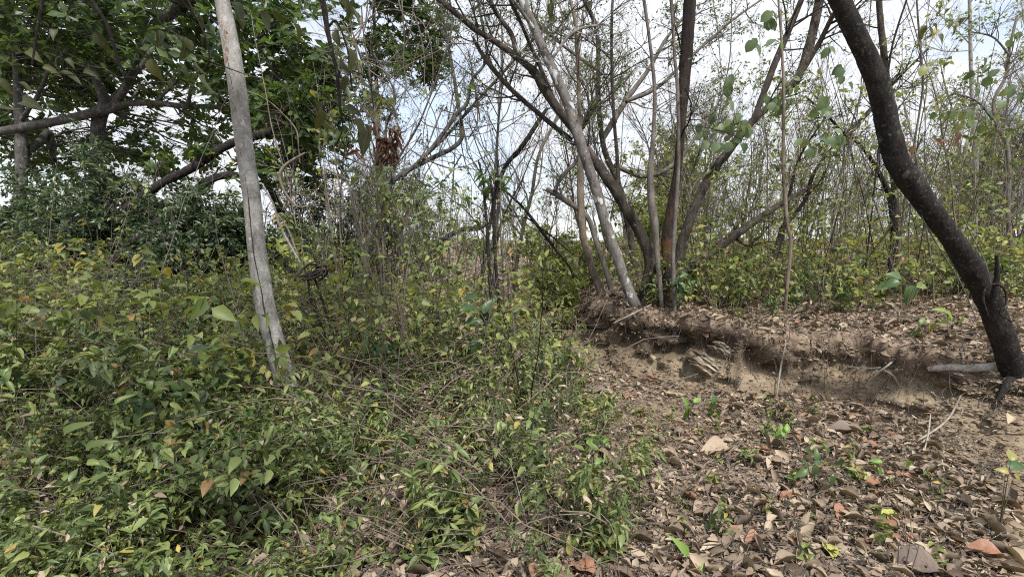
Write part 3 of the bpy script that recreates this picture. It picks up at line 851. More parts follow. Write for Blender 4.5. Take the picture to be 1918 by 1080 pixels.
# --- the pale trunk at left, with its dark trail and orange scar
T1 = [(562, 830, 53.9), (550, 770, 52.1), (532, 705, 50.2), (514, 640, 48.4), (498, 580, 46.5), (490, 530, 45.6), (479, 447, 41.9), (471, 363, 40.9), (461, 300, 40.0), (455, 250, 40.9), (445, 167, 40.9), (432, 83, 39.1), (416, 0, 33.5), (400, -90, 27.9), (384, -190, 25.1), (372, -290, 20.5)]
rng = R(1)
t, sk_pale = ttree('tree', 'smooth pale grey tree trunk with a dark wavy trail down its side, left of centre', B_PALE, 3.55, 4.0, T1, [
    (4.0, 4.6, [(376, -260, 18), (330, -330, 14), (260, -420, 9)]), (4.0, 3.2, [(374, -270, 18), (430, -380, 13), (470, -520, 8)]), (3.95, 3.6, [(384, -190, 14), (300, -260, 10), (190, -330, 6)])],
    dict(n=(7, 5, 4), tmin=.3, only=[1, 2, 3], L1=(.5, 1.0)), (T_OV2, 4, (.08, .14), .5, .35, M_CANOPY), sides=26, step=.03, rough=.012, lump=.028, seed=1)
pale_tree = t
rows = trace(T1, 3.55, 4.0)
c = crom(rows, .03); c = c[(c[:, 2] > .2)]
toeye = unit(EYE - c[:, :3]); ax = unit(np.gradient(c[:, :3], axis=0)); side = unit(np.cross(toeye, ax)); side *= np.sign(side[:, :1])
s = np.linspace(0, 1, len(c))
offs = np.interp(s, [0, .12, .22, .30, .38, .52, .62, .75, 1], [-.25, -.30, -.05, -.42, -.40, -.45, -.55, -.70, -.75]) + .10*fbm(s*14, s*0, o=3)
pt = c[:, :3] + (side*offs[:, None] + toeye*np.sqrt(np.maximum(.05, 1-offs**2))[:, None])*(c[:, 3:4]*.985)
g = Geo(); trunk(g, np.hstack([pt, (.0032+.0026*vnoise(s*30, s*0))[:, None]*np.ones((len(c), 1))]), 7, .02, .3, .4, 2)
part('bark_trail', g, M_TRAIL, t)
g = Geo()
k = np.argmin(np.abs(c[:, 2] - P(422, 78, 3.98)[2]))
for q in range(46):
    i = k + rng.integers(-5, 6); o = rng.uniform(-.62, -.18)
    b = c[i, :3] + (side[i]*o + toeye[i]*math.sqrt(1-o*o))*(c[i, 3]*1.03)
    leaves(g, LITTER[q % 3], b[None], (ax[i]*rng.choice([-1, 1])+.3*rng.normal(size=3))[None], (toeye[i]+.5*rng.normal(size=3))[None], rng.uniform(.02, .05), .5, .5)
part('bark_scar', g, M_SCAR, t)

# --- the clump on the bank
CL = dict(n=(9, 6, 4), L1=(.6, 1.5), r1=.013)
ttree('tree', 'leaning grey trunk blotched with white lichen, front of the clump on the bank', B_LICHEN, 5.75, 6.0,
      [(1200, 594, 28), (1176, 540, 26), (1155, 480, 25), (1135, 420, 25), (1115, 350, 23), (1098, 300, 24), (1080, 245, 24), (1062, 190, 23), (1040, 140, 22), (1016, 90, 21), (1000, 50, 20), (978, 0, 19), (955, -60, 17), (925, -140, 13), (905, -210, 9)],
      [(5.9, 6.3, [(1030, 115, 7), (1075, 60, 6), (1130, 45, 4)]), (5.85, 5.4, [(1000, 55, 8), (960, 0, 6), (900, -60, 4)])],
      dict(n=(12, 6, 4), tmin=.5, L1=(.5, 1.2)), (T_LA1, 1, (.03, .05), .5, .35, M_LEAF), sides=22, rough=.035, lump=.08, seed=3)
ttree('tree', 'dark forked trunk curving far left overhead from the clump on the bank', B_BROWN, 5.9, 6.4,
      [(1203, 560, 24), (1218, 505, 28), (1214, 470, 27), (1195, 430, 27), (1170, 385, 28), (1150, 352, 29), (1120, 310, 26), (1095, 275, 24), (1070, 235, 24), (1045, 205, 23), (1018, 165, 22), (1000, 135, 21), (965, 105, 22), (930, 80, 22), (890, 55, 20), (850, 22, 18), (815, -6, 16), (760, -50, 14), (690, -100, 10)],
      [(6.25, 6.9, [(1070, 262, 11), (1020, 222, 10), (960, 170, 10), (920, 125, 10), (897, 92, 8), (886, 70, 5)]),
       (6.2, 6.3, [(1158, 345, 11), (1156, 295, 8), (1150, 220, 7), (1146, 130, 6), (1146, 40, 6), (1150, -40, 5)]),
       (6.3, 6.7, [(968, 104, 12), (958, 65, 10), (930, 25, 9), (917, -5, 8), (900, -60, 6)]),
       (6.2, 6.0, [(1046, 206, 9), (1022, 150, 8), (998, 95, 8), (976, 45, 7), (955, 0, 7), (930, -60, 5)]),
       (6.2, 6.6, [(1000, 135, 7), (1020, 75, 6), (1040, 60, 5), (1075, 15, 3)])],
      CL, (T_LA1, 1, (.03, .055), .5, .35, M_LEAF), sides=20, rough=.11, seed=9)
ttree('tree', 'upright dark trunk with peeling red brown bark at its foot, middle of the clump', B_RED, 5.8, 5.7,
      [(1243, 592, 30), (1250, 500, 27), (1249, 450, 24), (1255, 400, 20), (1264, 350, 19), (1271, 300, 18), (1277, 220, 19), (1282, 150, 25), (1287, 80, 27), (1292, 0, 27), (1296, -80, 24), (1302, -170, 18)],
      [(5.7, 6.2, [(1292, -40, 14), (1330, -110, 10), (1400, -190, 7)])],
      dict(n=(10, 6, 4), tmin=.45, L1=(.6, 1.3)), (T_LA1, 1, (.03, .05), .5, .4, M_LEAF), sides=20, rough=.11, seed=17)
ttree('tree', 'brown trunk leaning right from the clump and forking against the sky', B_BROWN, 6.1, 6.6,
      [(1262, 560, 27), (1270, 500, 26), (1282, 440, 24), (1305, 380, 22), (1330, 330, 22), (1360, 288, 24), (1395, 243, 24), (1430, 208, 23), (1466, 176, 24), (1496, 142, 23), (1512, 98, 22), (1525, 50, 21), (1535, 0, 20), (1548, -60, 16), (1565, -140, 11)],
      [(6.4, 6.8, [(1412, 225, 14), (1432, 170, 15), (1450, 122, 15), (1474, 66, 14), (1499, 5, 13), (1525, -60, 10)]),
       (6.5, 6.2, [(1500, 138, 14), (1535, 80, 12), (1560, 30, 11), (1600, -30, 8)])],
      CL, (T_LA1, 2, (.03, .06), .5, .4, M_LEAF), sides=20, rough=.11, seed=23)
ttree('tree', 'low rough trunk sprawling right from the foot of the clump with a rusty scar', B_BROWN, 5.8, 7.2,
      [(1258, 560, 26), (1272, 515, 26), (1300, 495, 23), (1345, 463, 21), (1400, 424, 18), (1440, 396, 15), (1480, 372, 12), (1525, 347, 9)],
      [(6.6, 6.2, [(1372, 440, 9), (1400, 460, 5), (1440, 452, 4)])], dict(n=(8, 6, 3), tmin=.5, L1=(.4, .9)), (T_OV1, 2, (.03, .06), .5, .5, M_LEAFY), sides=16, rough=.12, lump=.14, seed=29, hw=False, flare=.8)
# poles of the clump
def pole(label, mat, d, pts, seed, n=(7, 5, 3), lf=None, d1=None, tmin=.4, L1=(.3, .8), group='slender poles and saplings', name='sapling', r=.05, limbs=()):
    return ttree(name, label, mat, d, d1 or d, pts, limbs, dict(n=n, tmin=tmin, L1=L1, r1=.007), lf, sides=9, step=.06, rough=r, lump=.10, seed=seed, cat='sapling', group=group, flare=.85)
pole('straight pale grey pole standing in front of the red brown trunk', B_GREY, 5.45, [(1264, 600, 10), (1262, 540, 10), (1261, 480, 9), (1266, 390, 9), (1271, 300, 8), (1269, 167, 8), (1264, 111, 7), (1261, 56, 7), (1257, 0, 7), (1250, -70, 7)], 41)
pole('pale pole swelling at mid height between the forked trunk and the red brown trunk', B_GREY, 5.6, [(1240, 590, 9), (1236, 530, 11), (1230, 470, 13), (1226, 420, 18), (1221, 380, 17), (1218, 330, 14), (1224, 250, 9), (1226, 165, 8), (1216, 70, 7), (1206, 0, 7), (1195, -70, 5)], 42)
ttree('tree', 'pinkish grey trunk standing just left of the lichen trunk', B_TAN, 6.6, 7.0, [(1137, 590, 20), (1130, 560, 20), (1105, 490, 17), (1092, 440, 16), (1088, 380, 16), (1087, 300, 13), (1086, 230, 10), (1084, 170, 8), (1080, 60, 8), (1069, 0, 7), (1060, -60, 5)], (),
      dict(n=(9, 6, 4), tmin=.5, L1=(.5, 1.1)), None, sides=12, rough=.06, seed=43)
ttree('tree', 'thin grey trunk with a crooked bare limb reaching left, behind the lichen trunk', B_GREY, 7.0, 7.6, [(1160, 585, 12), (1149, 558, 12), (1133, 500, 12), (1115, 447, 11), (1099, 405, 11), (1066, 380, 12), (1040, 363, 11), (1024, 355, 8)],
      [(7.4, 7.8, [(1038, 358, 8), (1050, 335, 9), (1064, 318, 9), (1078, 304, 8), (1092, 270, 6)])], dict(n=(6, 6, 4), tmin=.4, L1=(.4, .9)), None, sides=10, rough=.08, seed=44, hw=False)
ttree('tree', 'many limbed brown tree standing behind the clump', B_BROWN, 8.0, 8.0, [(1196, 560, 15), (1180, 440, 15), (1160, 350, 14), (1135, 290, 13), (1125, 240, 11), (1121, 180, 10), (1118, 60, 9), (1094, 0, 9), (1080, -50, 7)],
      [(8, 8.6, [(1128, 262, 12), (1150, 225, 13), (1175, 185, 12), (1215, 130, 9), (1250, 70, 7), (1300, 10, 6)]), (8, 7.5, [(1090, 240, 11), (1105, 212, 13), (1122, 190, 13)]),
       (8, 8.4, [(1172, 190, 10), (1230, 165, 8), (1290, 110, 6), (1370, 40, 5), (1440, -10, 4)]), (8, 8.3, [(1150, 310, 10), (1210, 330, 10), (1270, 300, 8), (1340, 200, 6)]), (8, 8, [(1118, 130, 8), (1060, 90, 6), (990, 30, 5)])],
      dict(n=(11, 7, 5), tmin=.25, L1=(.6, 1.6), r1=.014), (T_LA1, 2, (.04, .07), .45, .45, M_LEAF), sides=11, seed=45, limb_mat=B_GREY)

# --- black leaning trunk at right
t, sk_black = ttree('tree', 'thick black leaning trunk at the right edge with moss specks', B_DARK, 3.95, 3.5,
      [(1914, 800, 92), (1906, 745, 76), (1899, 700, 69), (1884, 650, 66), (1866, 600, 68), (1846, 550, 74), (1817, 500, 74), (1786, 450, 68), (1748, 400, 70), (1712, 350, 72), (1682, 308, 64), (1668, 262, 54), (1655, 200, 54), (1642, 150, 54), (1622, 105, 52), (1603, 65, 50), (1573, 0, 50), (1540, -80, 42), (1505, -180, 38)],
      [], None, None, sides=36, step=.02, rough=.075, lump=.09, seed=51)
g = Geo(); trunk(g, trace([(1861, 560, 20), (1866, 525, 15), (1868, 500, 12), (1866, 478, 9)], 3.55, 3.5, False, False), 9, .02, .2, .15, 5, cap=True); part('branch_stub', g, B_DARK, t)
g = Geo(); trunk(g, trace([(1745, 395, 26), (1757, 380, 16), (1762, 372, 8)], 3.72, 3.78, False, False), 9, .02, .2, .15, 6, cap=True); part('branch_stub', g, B_DARK, t)
b0 = sk_black[0][2, :3]
for e, r0 in (((-.34, -.16), .045), ((.06, -.32), .04), ((.4, -.2), .05)):
    q = [[*(b0+np.array([0, 0, .05])), r0]]
    for f in (.3, .6, 1.):
        x_, y_ = b0[0]+e[0]*f, b0[1]+e[1]*f
        q.append([x_, y_, float(terrain(x_, y_))+.012-.05*f, r0*(1-.8*f)])
    g = Geo(); trunk(g, np.array(q), 10, .02, .18, .15, int(r0*900)); part('root', g, B_DARK, t)
def vine(label, mat, pts, d, seed, d1=None, leafs=None, group='vines', name='vine', sides=6, n=None, rough=.08):
    rw = trace(pts, d, d1 or d, False, False)
    g = Geo(); c = trunk(g, rw, sides, .03, rough, .12, seed)
    if not leafs and not n: return solo(name, g, mat, label, 'vine', group=group, base=rw[0, :3])
    t = thing(name, label, 'vine', rw[0, :3], group)
    rng = R(seed+500)
    S = resamp(c, 14)[None]
    if n:
        A, B = spawn(rng, S[..., :3], S[..., 3], n, .1, 1, (30, 70), (.15, .35), 5, .2, .02, .6)
        tubes(g, A, B, 4)
    part('stem', g, mat, t)
    if leafs:
        tpl, num, L, W, tint, m = leafs
        gl = Geo(); leaves_on(rng, gl, tpl, A if n else S[..., :3], num, L, W, tint, .1, .8, .4, .5)
        part('foliage', gl, m, t)
    return t
vine('dark vine looped round the foot of the black trunk', B_DARK, [(1850, 590, 6), (1842, 565, 7), (1843, 545, 7), (1855, 533, 7), (1872, 533, 7), (1884, 548, 6), (1884, 570, 6), (1872, 585, 5), (1895, 602, 5)], 3.52, 61)
vine('thin vine hanging clear below the black leaning trunk', B_GREY, [(1690, 310, 3), (1725, 400, 3), (1745, 440, 4), (1775, 490, 4), (1800, 530, 3), (1830, 600, 3)], 3.75, 62)
vine('thin vine arching over the right side of the black trunk', B_GREY, [(1800, 400, 3), (1820, 440, 3), (1845, 490, 3), (1858, 540, 3)], 3.6, 63)

# --- arching dark trees behind the bank, right
ttree('tree', 'small dark tree arching left, between the clump and the black trunk', B_DARK, 7.4, 7.2, [(1672, 520, 12), (1668, 495, 14), (1673, 450, 14), (1668, 380, 13), (1652, 335, 13), (1628, 293, 12), (1604, 265, 12), (1578, 248, 12), (1548, 215, 8), (1508, 180, 6)],
      [(7.2, 7.6, [(1588, 256, 8), (1628, 210, 8), (1680, 150, 6), (1740, 90, 4)])], dict(n=(10, 6, 4), tmin=.3, L1=(.4, 1.0)), (T_OV1, 2, (.03, .06), .55, .5, M_LEAFY), sides=11, seed=71)
ttree('tree', 'dark bent tree rising right behind the clump and crossing the arching tree', B_DARK, 6.9, 7.4, [(1426, 545, 14), (1444, 500, 17), (1457, 460, 16), (1468, 425, 15), (1492, 398, 11), (1510, 370, 10), (1520, 335, 9), (1540, 300, 9), (1578, 256, 9), (1628, 206, 8), (1680, 140, 5)],
      [(7, 7.2, [(1470, 420, 9), (1480, 360, 7), (1500, 290, 5), (1560, 200, 4)])], dict(n=(10, 6, 4), tmin=.3, L1=(.4, 1.0)), (T_OV1, 2, (.03, .06), .55, .5, M_LEAFY), sides=11, seed=72)
ttree('tree', 'straight brown trunk partly hidden behind the top of the black trunk', B_BROWN, 7.6, 7.8, [(1690, 560, 18), (1682, 450, 17), (1674, 330, 16), (1664, 200, 16), (1657, 111, 16), (1651, 60, 15), (1646, 0, 14), (1640, -60, 12)], (), dict(n=(10, 6, 4), tmin=.35, L1=(.5, 1.2)), (T_OV1, 2, (.03, .06), .55, .5, M_LEAFY), sides=12, seed=73)
ttree('tree', 'pale straight trunk far behind, right of the black trunk', B_PALE, 11, 11, [(1822, 560, 13), (1824, 480, 13), (1827, 400, 12), (1828, 320, 13), (1824, 250, 12), (1820, 167, 10), (1818, 97, 9), (1816, 0, 8), (1814, -60, 7)],
      [(11, 11, [(1818, 95, 3), (1770, 96, 3), (1730, 84, 2)]), (11, 11.5, [(1819, 100, 3), (1850, 60, 3), (1915, 25, 2)]), (11, 11.5, [(1818, 85, 3), (1790, 55, 3), (1735, 5, 2)])], dict(n=(5, 5, 3), tmin=.4, L1=(.6, 1.6)), None, sides=10, rough=.02, seed=74)
ttree('tree', 'knotty grey tree at the far right behind the black trunk', B_GREY, 8.5, 9, [(1905, 560, 12), (1895, 470, 12), (1888, 400, 11), (1890, 330, 12), (1885, 270, 13), (1868, 235, 12), (1862, 190, 9), (1885, 140, 9), (1890, 95, 8), (1905, 30, 6)],
      [(8.7, 9, [(1866, 230, 8), (1830, 190, 6), (1790, 175, 3)]), (8.8, 9, [(1888, 100, 6), (1860, 70, 5), (1820, 60, 3)])], dict(n=(10, 6, 4), tmin=.3, L1=(.5, 1.1)), (T_OV1, 2, (.04, .07), .6, .5, M_LEAFY), sides=10, seed=75)
pole('thin knotted sapling in the open sky right of the black trunk', B_GREY, 7, [(1678, 560, 5), (1683, 480, 5), (1692, 400, 5), (1705, 310, 5), (1721, 217, 5), (1729, 153, 5), (1723, 83, 5), (1717, 0, 4), (1715, -40, 3)], 76, lf=(T_OV2, 1, (.06, .10), .6, .5, M_LEAFY))
pole('slim dark stem crossing behind the black trunk near its top', B_DARK, 6.5, [(1650, 240, 4), (1668, 105, 5), (1680, 55, 5), (1698, 0, 5), (1712, -50, 4)], 77)
pole('pale brown sapling standing on the plateau right of the clump', B_TAN, 5.75, [(1468, 608, 9), (1472, 560, 9), (1474, 536, 9), (1481, 455, 9), (1474, 417, 9), (1468, 328, 9), (1467, 260, 8), (1468, 190, 7), (1465, 100, 6), (1458, 0, 5)], 78, lf=(T_OV2, 1, (.04, .07), .6, .5, M_LEAFY))

# --- left background: the big leafy tree, the brown fallen tree
LEAFT, sk_big = ttree('tree', 'big dark tree at the left edge with a level bough across the canopy', B_MOTTLE, 12, 12.6,
      [(14, 500, 52), (22, 455, 45), (33, 400, 37), (40, 340, 30), (40, 280, 30), (38, 230, 27), (34, 170, 22), (30, 90, 18), (22, 0, 14), (15, -80, 10)],
      [(12.2, 12.4, [(-20, 250, 24), (60, 236, 26), (130, 222, 23), (200, 205, 26), (232, 195, 18), (290, 193, 15), (350, 200, 13), (400, 200, 12), (470, 214, 9), (540, 205, 6)]),
       (12.4, 10.5, [(205, 207, 18), (235, 165, 18), (262, 100, 15), (285, 65, 17), (318, 28, 25), (355, 0, 28), (400, -50, 26)]),
       (12.4, 13, [(45, 290, 22), (75, 265, 20), (92, 250, 20), (98, 300, 18)]),
       (12.3, 11.5, [(40, 225, 12), (75, 170, 10), (100, 90, 8), (90, 10, 6)]),
       (12.3, 12, [(290, 193, 8), (340, 140, 7), (360, 80, 6), (420, 20, 5)]),
       (12.2, 12, [(350, 200, 9), (370, 140, 8), (420, 110, 6), (470, 40, 5)])],
      None, None, sides=18, step=.08, rough=.08, seed=81, limb_mat=B_MOTTLE)
LEAFB, sk_b2 = ttree('tree', 'upright mottled grey trunk behind the level bough at left', B_MOTTLE, 12.6, 12.5, [(176, 480, 34), (178, 400, 33), (180, 320, 32), (182, 260, 33), (188, 215, 36), (196, 190, 30), (170, 120, 16), (160, 40, 12), (150, -40, 9)],
      [(12.5, 13.5, [(196, 200, 14), (260, 130, 11), (300, 60, 9), (330, -10, 7)])], None, None, sides=16, step=.08, rough=.08, seed=82)
FALLT, sk_fall = ttree('fallen_tree', 'toppled brown tree slanting up to the right behind the pale trunk', B_DARK, 8.8, 9.6,
      [(205, 500, 26), (250, 455, 25), (300, 415, 24), (340, 385, 22), (372, 352, 20), (405, 332, 19), (440, 328, 17), (470, 335, 12)],
      [(9.0, 10.0, [(235, 392, 22), (275, 362, 22), (312, 338, 22), (350, 320, 22), (385, 297, 22), (415, 278, 20), (450, 262, 19), (490, 252, 19), (530, 238, 17), (570, 222, 16), (592, 206, 13), (620, 178, 10), (640, 120, 7)]),
       (9.6, 9.8, [(486, 322, 13), (511, 363, 14), (525, 397, 14), (545, 425, 13), (557, 460, 12), (566, 520, 11)]),
       (9.5, 9.9, [(530, 238, 8), (500, 190, 6), (510, 130, 5), (470, 70, 4)])], None, None, sides=16, step=.06, rough=.11, lump=.13, seed=83, hw=False)

def canopy(t, sk, clumps, rng, ros, per, L, W, tint, mat, bmat, tpl=T_OB2, flat=.85, wig=.08, rosette=True, r0=.03):
    """leaf clumps hung on the nearest bough by curved branches; clumps rows x,y,z,radius"""
    S = np.concatenate([s for s in sk]); gb = Geo(); gl = Geo()
    C = clumps[:, :3]
    d2 = ((C[:, None]-S[None, :, :3])**2).sum(-1) + 3*np.maximum(0, S[None, :, 2]-C[:, None, 2])**2
    A = S[np.argmin(d2, 1), :3]
    N = len(C); k = 8
    u = np.linspace(0, 1, k)[None, :, None]
    mid = (A+C)/2 + rng.normal(size=(N, 3))*.18*np.linalg.norm(C-A, axis=1)[:, None]
    Q = (1-u)**2*A[:, None] + 2*u*(1-u)*mid[:, None] + u*u*C[:, None]
    Q[:, 1:-1] += rng.normal(size=(N, k-2, 3))*.04
    ln = np.linalg.norm(C-A, axis=1)
    tubes(gb, Q, np.clip(.008+.008*ln, .006, r0)[:, None]*np.linspace(1, .35, k)[None], 5)
    tip = C[:, None] + unit(rng.normal(size=(N, ros, 3)))*np.array([1, 1, flat])*(clumps[:, 3][:, None, None])*rng.random((N, ros, 1))**.45
    st = Q[np.arange(N)[:, None], rng.integers(k-4, k, (N, ros))]
    k2 = 5; u = np.linspace(0, 1, k2)[None, None, :, None]
    m2 = (st+tip)/2 + rng.normal(size=tip.shape)*.1 - np.array([0, 0, .06])
    q = (1-u)**2*st[:, :, None] + 2*u*(1-u)*m2[:, :, None] + u*u*tip[:, :, None]
    q = q.reshape(-1, k2, 3)
    tubes(gb, q, np.array([.006, .005, .0045, .004, .003])[None], 4)
    part('twigwork', gb, bmat, t)
    T = unit(q[:, -1]-q[:, -2])
    M = len(q)
    if rosette:
        ax = unit(T*.5 + np.array([0, 0, .8]) + .35*rng.normal(size=T.shape))
        a, b = frames(ax)
        for i in range(per):
            th = 2*pi*i/per + rng.uniform(0, .6, M)
            rad = np.cos(th)[:, None]*a + np.sin(th)[:, None]*b
            el = rng.uniform(-.1, .75, M)[:, None]
            d = unit(rad*np.cos(el)+ax*np.sin(el))
            leaves(gl, tpl, q[:, -1]-ax*.02*rng.random((M, 1)), d, unit(ax+.2*rng.normal(size=ax.shape)), rng.uniform(*L, M), W, np.clip(tint+.2*rng.normal(size=M), 0, .79))
    else:
        leaves_on(rng, gl, tpl, q, per, L, W, tint, .15, .75, .8, .15, .55)
    part('foliage', gl, mat, t)

def clumps_px(rng, boxes, d0, d1, r=(.45, .95)):
    out = []
    for x0, y0, x1, y1, n in boxes:
        for _ in range(n):
            d = rng.uniform(d0, d1)
            out.append([*P(rng.uniform(x0, x1), rng.uniform(y0, y1), d), rng.uniform(*r)*d/11])
    return np.array(out)
rng = R(200)
canopy(LEAFT, sk_big, np.vstack([clumps_px(rng, [(-60, -80, 180, 50, 20), (-60, 30, 130, 130, 12), (100, -60, 330, 110, 24), (330, -60, 420, 140, 12), (420, 20, 560, 190, 22), (420, 150, 560, 250, 15), (480, 230, 620, 320, 7), (560, 60, 640, 220, 11), (470, -50, 640, 40, 8)], 9.5, 14),
    clumps_px(rng, [(-60, 110, 130, 215, 14), (110, 90, 330, 185, 20), (-40, 190, 70, 300, 9), (60, 250, 170, 330, 9), (220, 225, 420, 300, 10), (330, 130, 430, 200, 5), (380, 240, 430, 330, 4)], 12.7, 16)]), rng, 11, 7, (.17, .30), .5, .32, M_CANOPY, B_MOTTLE)
canopy(LEAFB, sk_b2, clumps_px(rng, [(120, 100, 300, 170, 8), (150, -60, 420, 60, 18), (-40, -60, 150, 120, 12)], 12.8, 15.5), rng, 10, 7, (.17, .29), .5, .28, M_CANOPY, B_MOTTLE)
canopy(FALLT, sk_fall, clumps_px(rng, [(540, 120, 660, 260, 10), (460, 230, 600, 330, 8), (280, 270, 380, 420, 9), (440, 190, 560, 240, 6)], 8.8, 10.5, (.3, .55)), rng, 14, 7, (.12, .21), .5, .36, M_CANOPY, B_BROWN)
# leafy crowned tree behind, top centre left
T19, sk19 = ttree('tree', 'green crowned tree standing far behind, top left of centre', B_GREY, 13, 13, [(715, 560, 12), (712, 420, 11), (708, 300, 10), (706, 180, 9), (702, 100, 8), (700, 0, 6), (698, -60, 4)],
      [(13, 13.5, [(708, 120, 7), (750, 120, 6), (800, 105, 4), (830, 100, 3)]), (13, 12.5, [(704, 180, 6), (680, 120, 5), (660, 60, 3)])], None, None, sides=9, step=.1, seed=86)
canopy(T19, sk19, clumps_px(rng, [(690, -50, 800, 50, 13), (680, 60, 770, 130, 9), (770, 20, 835, 110, 9), (690, -30, 830, 130, 8), (680, 130, 730, 220, 5), (770, 100, 830, 150, 4)], 12, 14, (.3, .5)), rng, 20, 7, (.10, .17), .45, .45, M_CANOPY, B_GREY, T_LA2)
# dark speckled tree, middle
ttree('tree', 'dark speckled tree with twisting boughs standing left of the middle', B_MOTTLE, 8, 8.6, [(680, 580, 14), (684, 520, 13), (689, 460, 13), (703, 413, 13), (722, 363, 12), (738, 338, 11), (763, 320, 10), (807, 297, 10), (843, 280, 10), (862, 264, 9), (866, 245, 8), (858, 195, 8), (847, 125, 7), (828, 25, 6), (815, -50, 5)],
      [(8, 8.6, [(755, 330, 7), (800, 287, 9), (830, 250, 9), (855, 214, 9), (875, 192, 8), (885, 150, 6), (911, 111, 6), (905, 50, 5), (890, -20, 4)]),
       (8.2, 8.8, [(770, 317, 7), (840, 250, 7), (883, 200, 6), (925, 155, 6), (994, 80, 5), (1040, 40, 4)]),
       (8.1, 8.4, [(720, 365, 7), (745, 300, 5), (790, 220, 4), (845, 60, 4), (838, -20, 3)]),
       (8.1, 8, [(738, 338, 6), (722, 250, 5), (740, 180, 4), (700, 100, 3)])],
      dict(n=(10, 7, 5), tmin=.25, L1=(.5, 1.3)), (T_LA1, 2, (.03, .06), .5, .4, M_LEAF), sides=11, rough=.1, seed=91, hw=False)
vine('pale bare stem looping in a wide curve between the pale trunk and the middle', B_TAN, [(572, 286, 4), (545, 302, 7), (530, 315, 8), (524, 330, 7), (530, 352, 6), (542, 372, 5), (557, 386, 5), (578, 386, 4), (596, 376, 3)], 6.5, 92)
for i, (lb, m, d, pts) in enumerate([
    ('pale stick leaning down to the knot of dead vine', B_BONE, 5.2, [(492, 349, 3), (511, 380, 4), (525, 424, 5), (547, 465, 5), (567, 500, 5)]),
    ('second pale stick meeting the knot of dead vine from the left', B_BONE, 5.3, [(520, 400, 3), (540, 430, 4), (555, 470, 4), (568, 505, 4)]),
    ('long pale bare twig slanting down left of the middle', B_TAN, 5.5, [(655, 355, 4), (661, 385, 5), (667, 419, 5), (676, 460, 5), (684, 490, 6), (690, 560, 6)]),
    ('long thin green twig arching from the canopy to the middle', B_STEM, 5.0, [(690, 270, 3), (700, 305, 3), (719, 341, 3), (740, 385, 4), (761, 424, 3)]),
    ('pale bare twig slanting right beside the long pale twig', B_TAN, 6.0, [(662, 360, 3), (675, 395, 3), (690, 430, 4), (708, 460, 4), (716, 540, 3)])]):
    vine(lb, m, pts, d, 101+i, group='bare leaning sticks', name='leaning_stick', sides=6)
t = thing('vine_knot', 'dark curled knot of dead vine on top of two thin stems left of the middle', 'dead vine', P(585, 510, 5.1))
g = Geo(); rng = R(33)
for q in range(9):
    a = rng.uniform(0, 6.28); c0 = P(580+rng.uniform(-10, 18), 505+rng.uniform(-6, 8), 5.1)
    th = np.linspace(a, a+rng.uniform(2.5, 5), 7); rr = rng.uniform(.04, .10)
    tr = c0 + np.stack([rr*np.cos(th)*1.4, rr*np.sin(th)*.8, rr*np.sin(th*1.3)*.7-.01*np.arange(7)], -1)
    trunk(g, np.hstack([tr, np.full((7, 1), rng.uniform(.008, .014))]), 7, .015, .2, .2, q)
part('curl', g, B_BROWN, t)
for q, pts in enumerate([[(576, 515, 5), (583, 560, 6), (600, 605, 6), (618, 660, 6), (630, 700, 6), (640, 745, 5)], [(586, 512, 5), (603, 560, 6), (618, 610, 5), (632, 660, 5), (645, 720, 5)]]):
    g = Geo(); trunk(g, trace(pts, 5.1, 5.0, False, False), 7, .03, .1, .1, q); part('stem', g, B_DARK, t)

# --- middle thin trees
ttree('tree', 'slender dark twin stem with a tuft of broad leaves, just left of the middle', B_DARK, 6.0, 6.0, [(922, 650, 7), (921, 574, 8), (916, 502, 7), (913, 436, 7), (908, 380, 6), (905, 340, 5), (896, 300, 3)],
      [(6.0, 6.0, [(936, 640, 7), (934, 572, 8), (927, 475, 8), (925, 413, 8), (927, 365, 8), (930, 335, 6), (934, 300, 3)]), (6.2, 6.3, [(926, 420, 6), (922, 360, 6), (917, 330, 4)])], dict(n=(3, 3, 2), tmin=.5, L1=(.2, .5)), None, sides=8, step=.06, rough=.1, seed=111, hw=False)
g = Geo(); b = P(925, 333, 6.0); N = 15
d = unit(R(6).normal(size=(N, 3))*np.array([1.3, 1, .35])+np.array([0, -.25, -.25]))
tt = thing('leaf_tuft', 'tuft of broad green leaves at the top of the dark twin stem', 'foliage', b)
leaves(g, T_BIG, b+d*.09+R(7).normal(size=(N, 3))*.05, d, unit(np.array([0, 0, 1])+.4*R(8).normal(size=(N, 3))), R(9).uniform(.10, .17, N), .5, .5+.15*R(9).random(N))
part('foliage', g, M_BIGGREEN, tt)
g = Geo(); trunk(g, trace([(926, 345, 6), (925, 333, 5), (926, 322, 4)], 6, 6, False, False), 6, .02, .1, .1, 3); part('stem', g, B_STEM, tt)
ttree('tree', 'dark bare trunk leaning right in front of the middle sky gap', B_DARK, 9, 9.4, [(905, 500, 8), (925, 380, 8), (945, 315, 9), (975, 278, 10), (994, 250, 10), (1012, 222, 9), (1025, 203, 7)], (), dict(n=(6, 5, 4), tmin=.3, L1=(.4, 1)), None, sides=9, seed=113, hw=False)
ttree('tree', 'thin dark bare stem slanting down right across the middle sky gap', B_DARK, 6.8, 6.6, [(1075, 520, 5), (1065, 497, 5), (1035, 460, 6), (1010, 427, 7), (982, 391, 6), (958, 368, 5), (938, 350, 4)],
      [(6.7, 6.5, [(990, 410, 4), (1030, 440, 4), (1075, 478, 3)])], dict(n=(6, 5, 3), tmin=.2, L1=(.2, .6)), None, sides=8, seed=114, hw=False, root=False, cat='dead branch', group='bare leaning sticks')
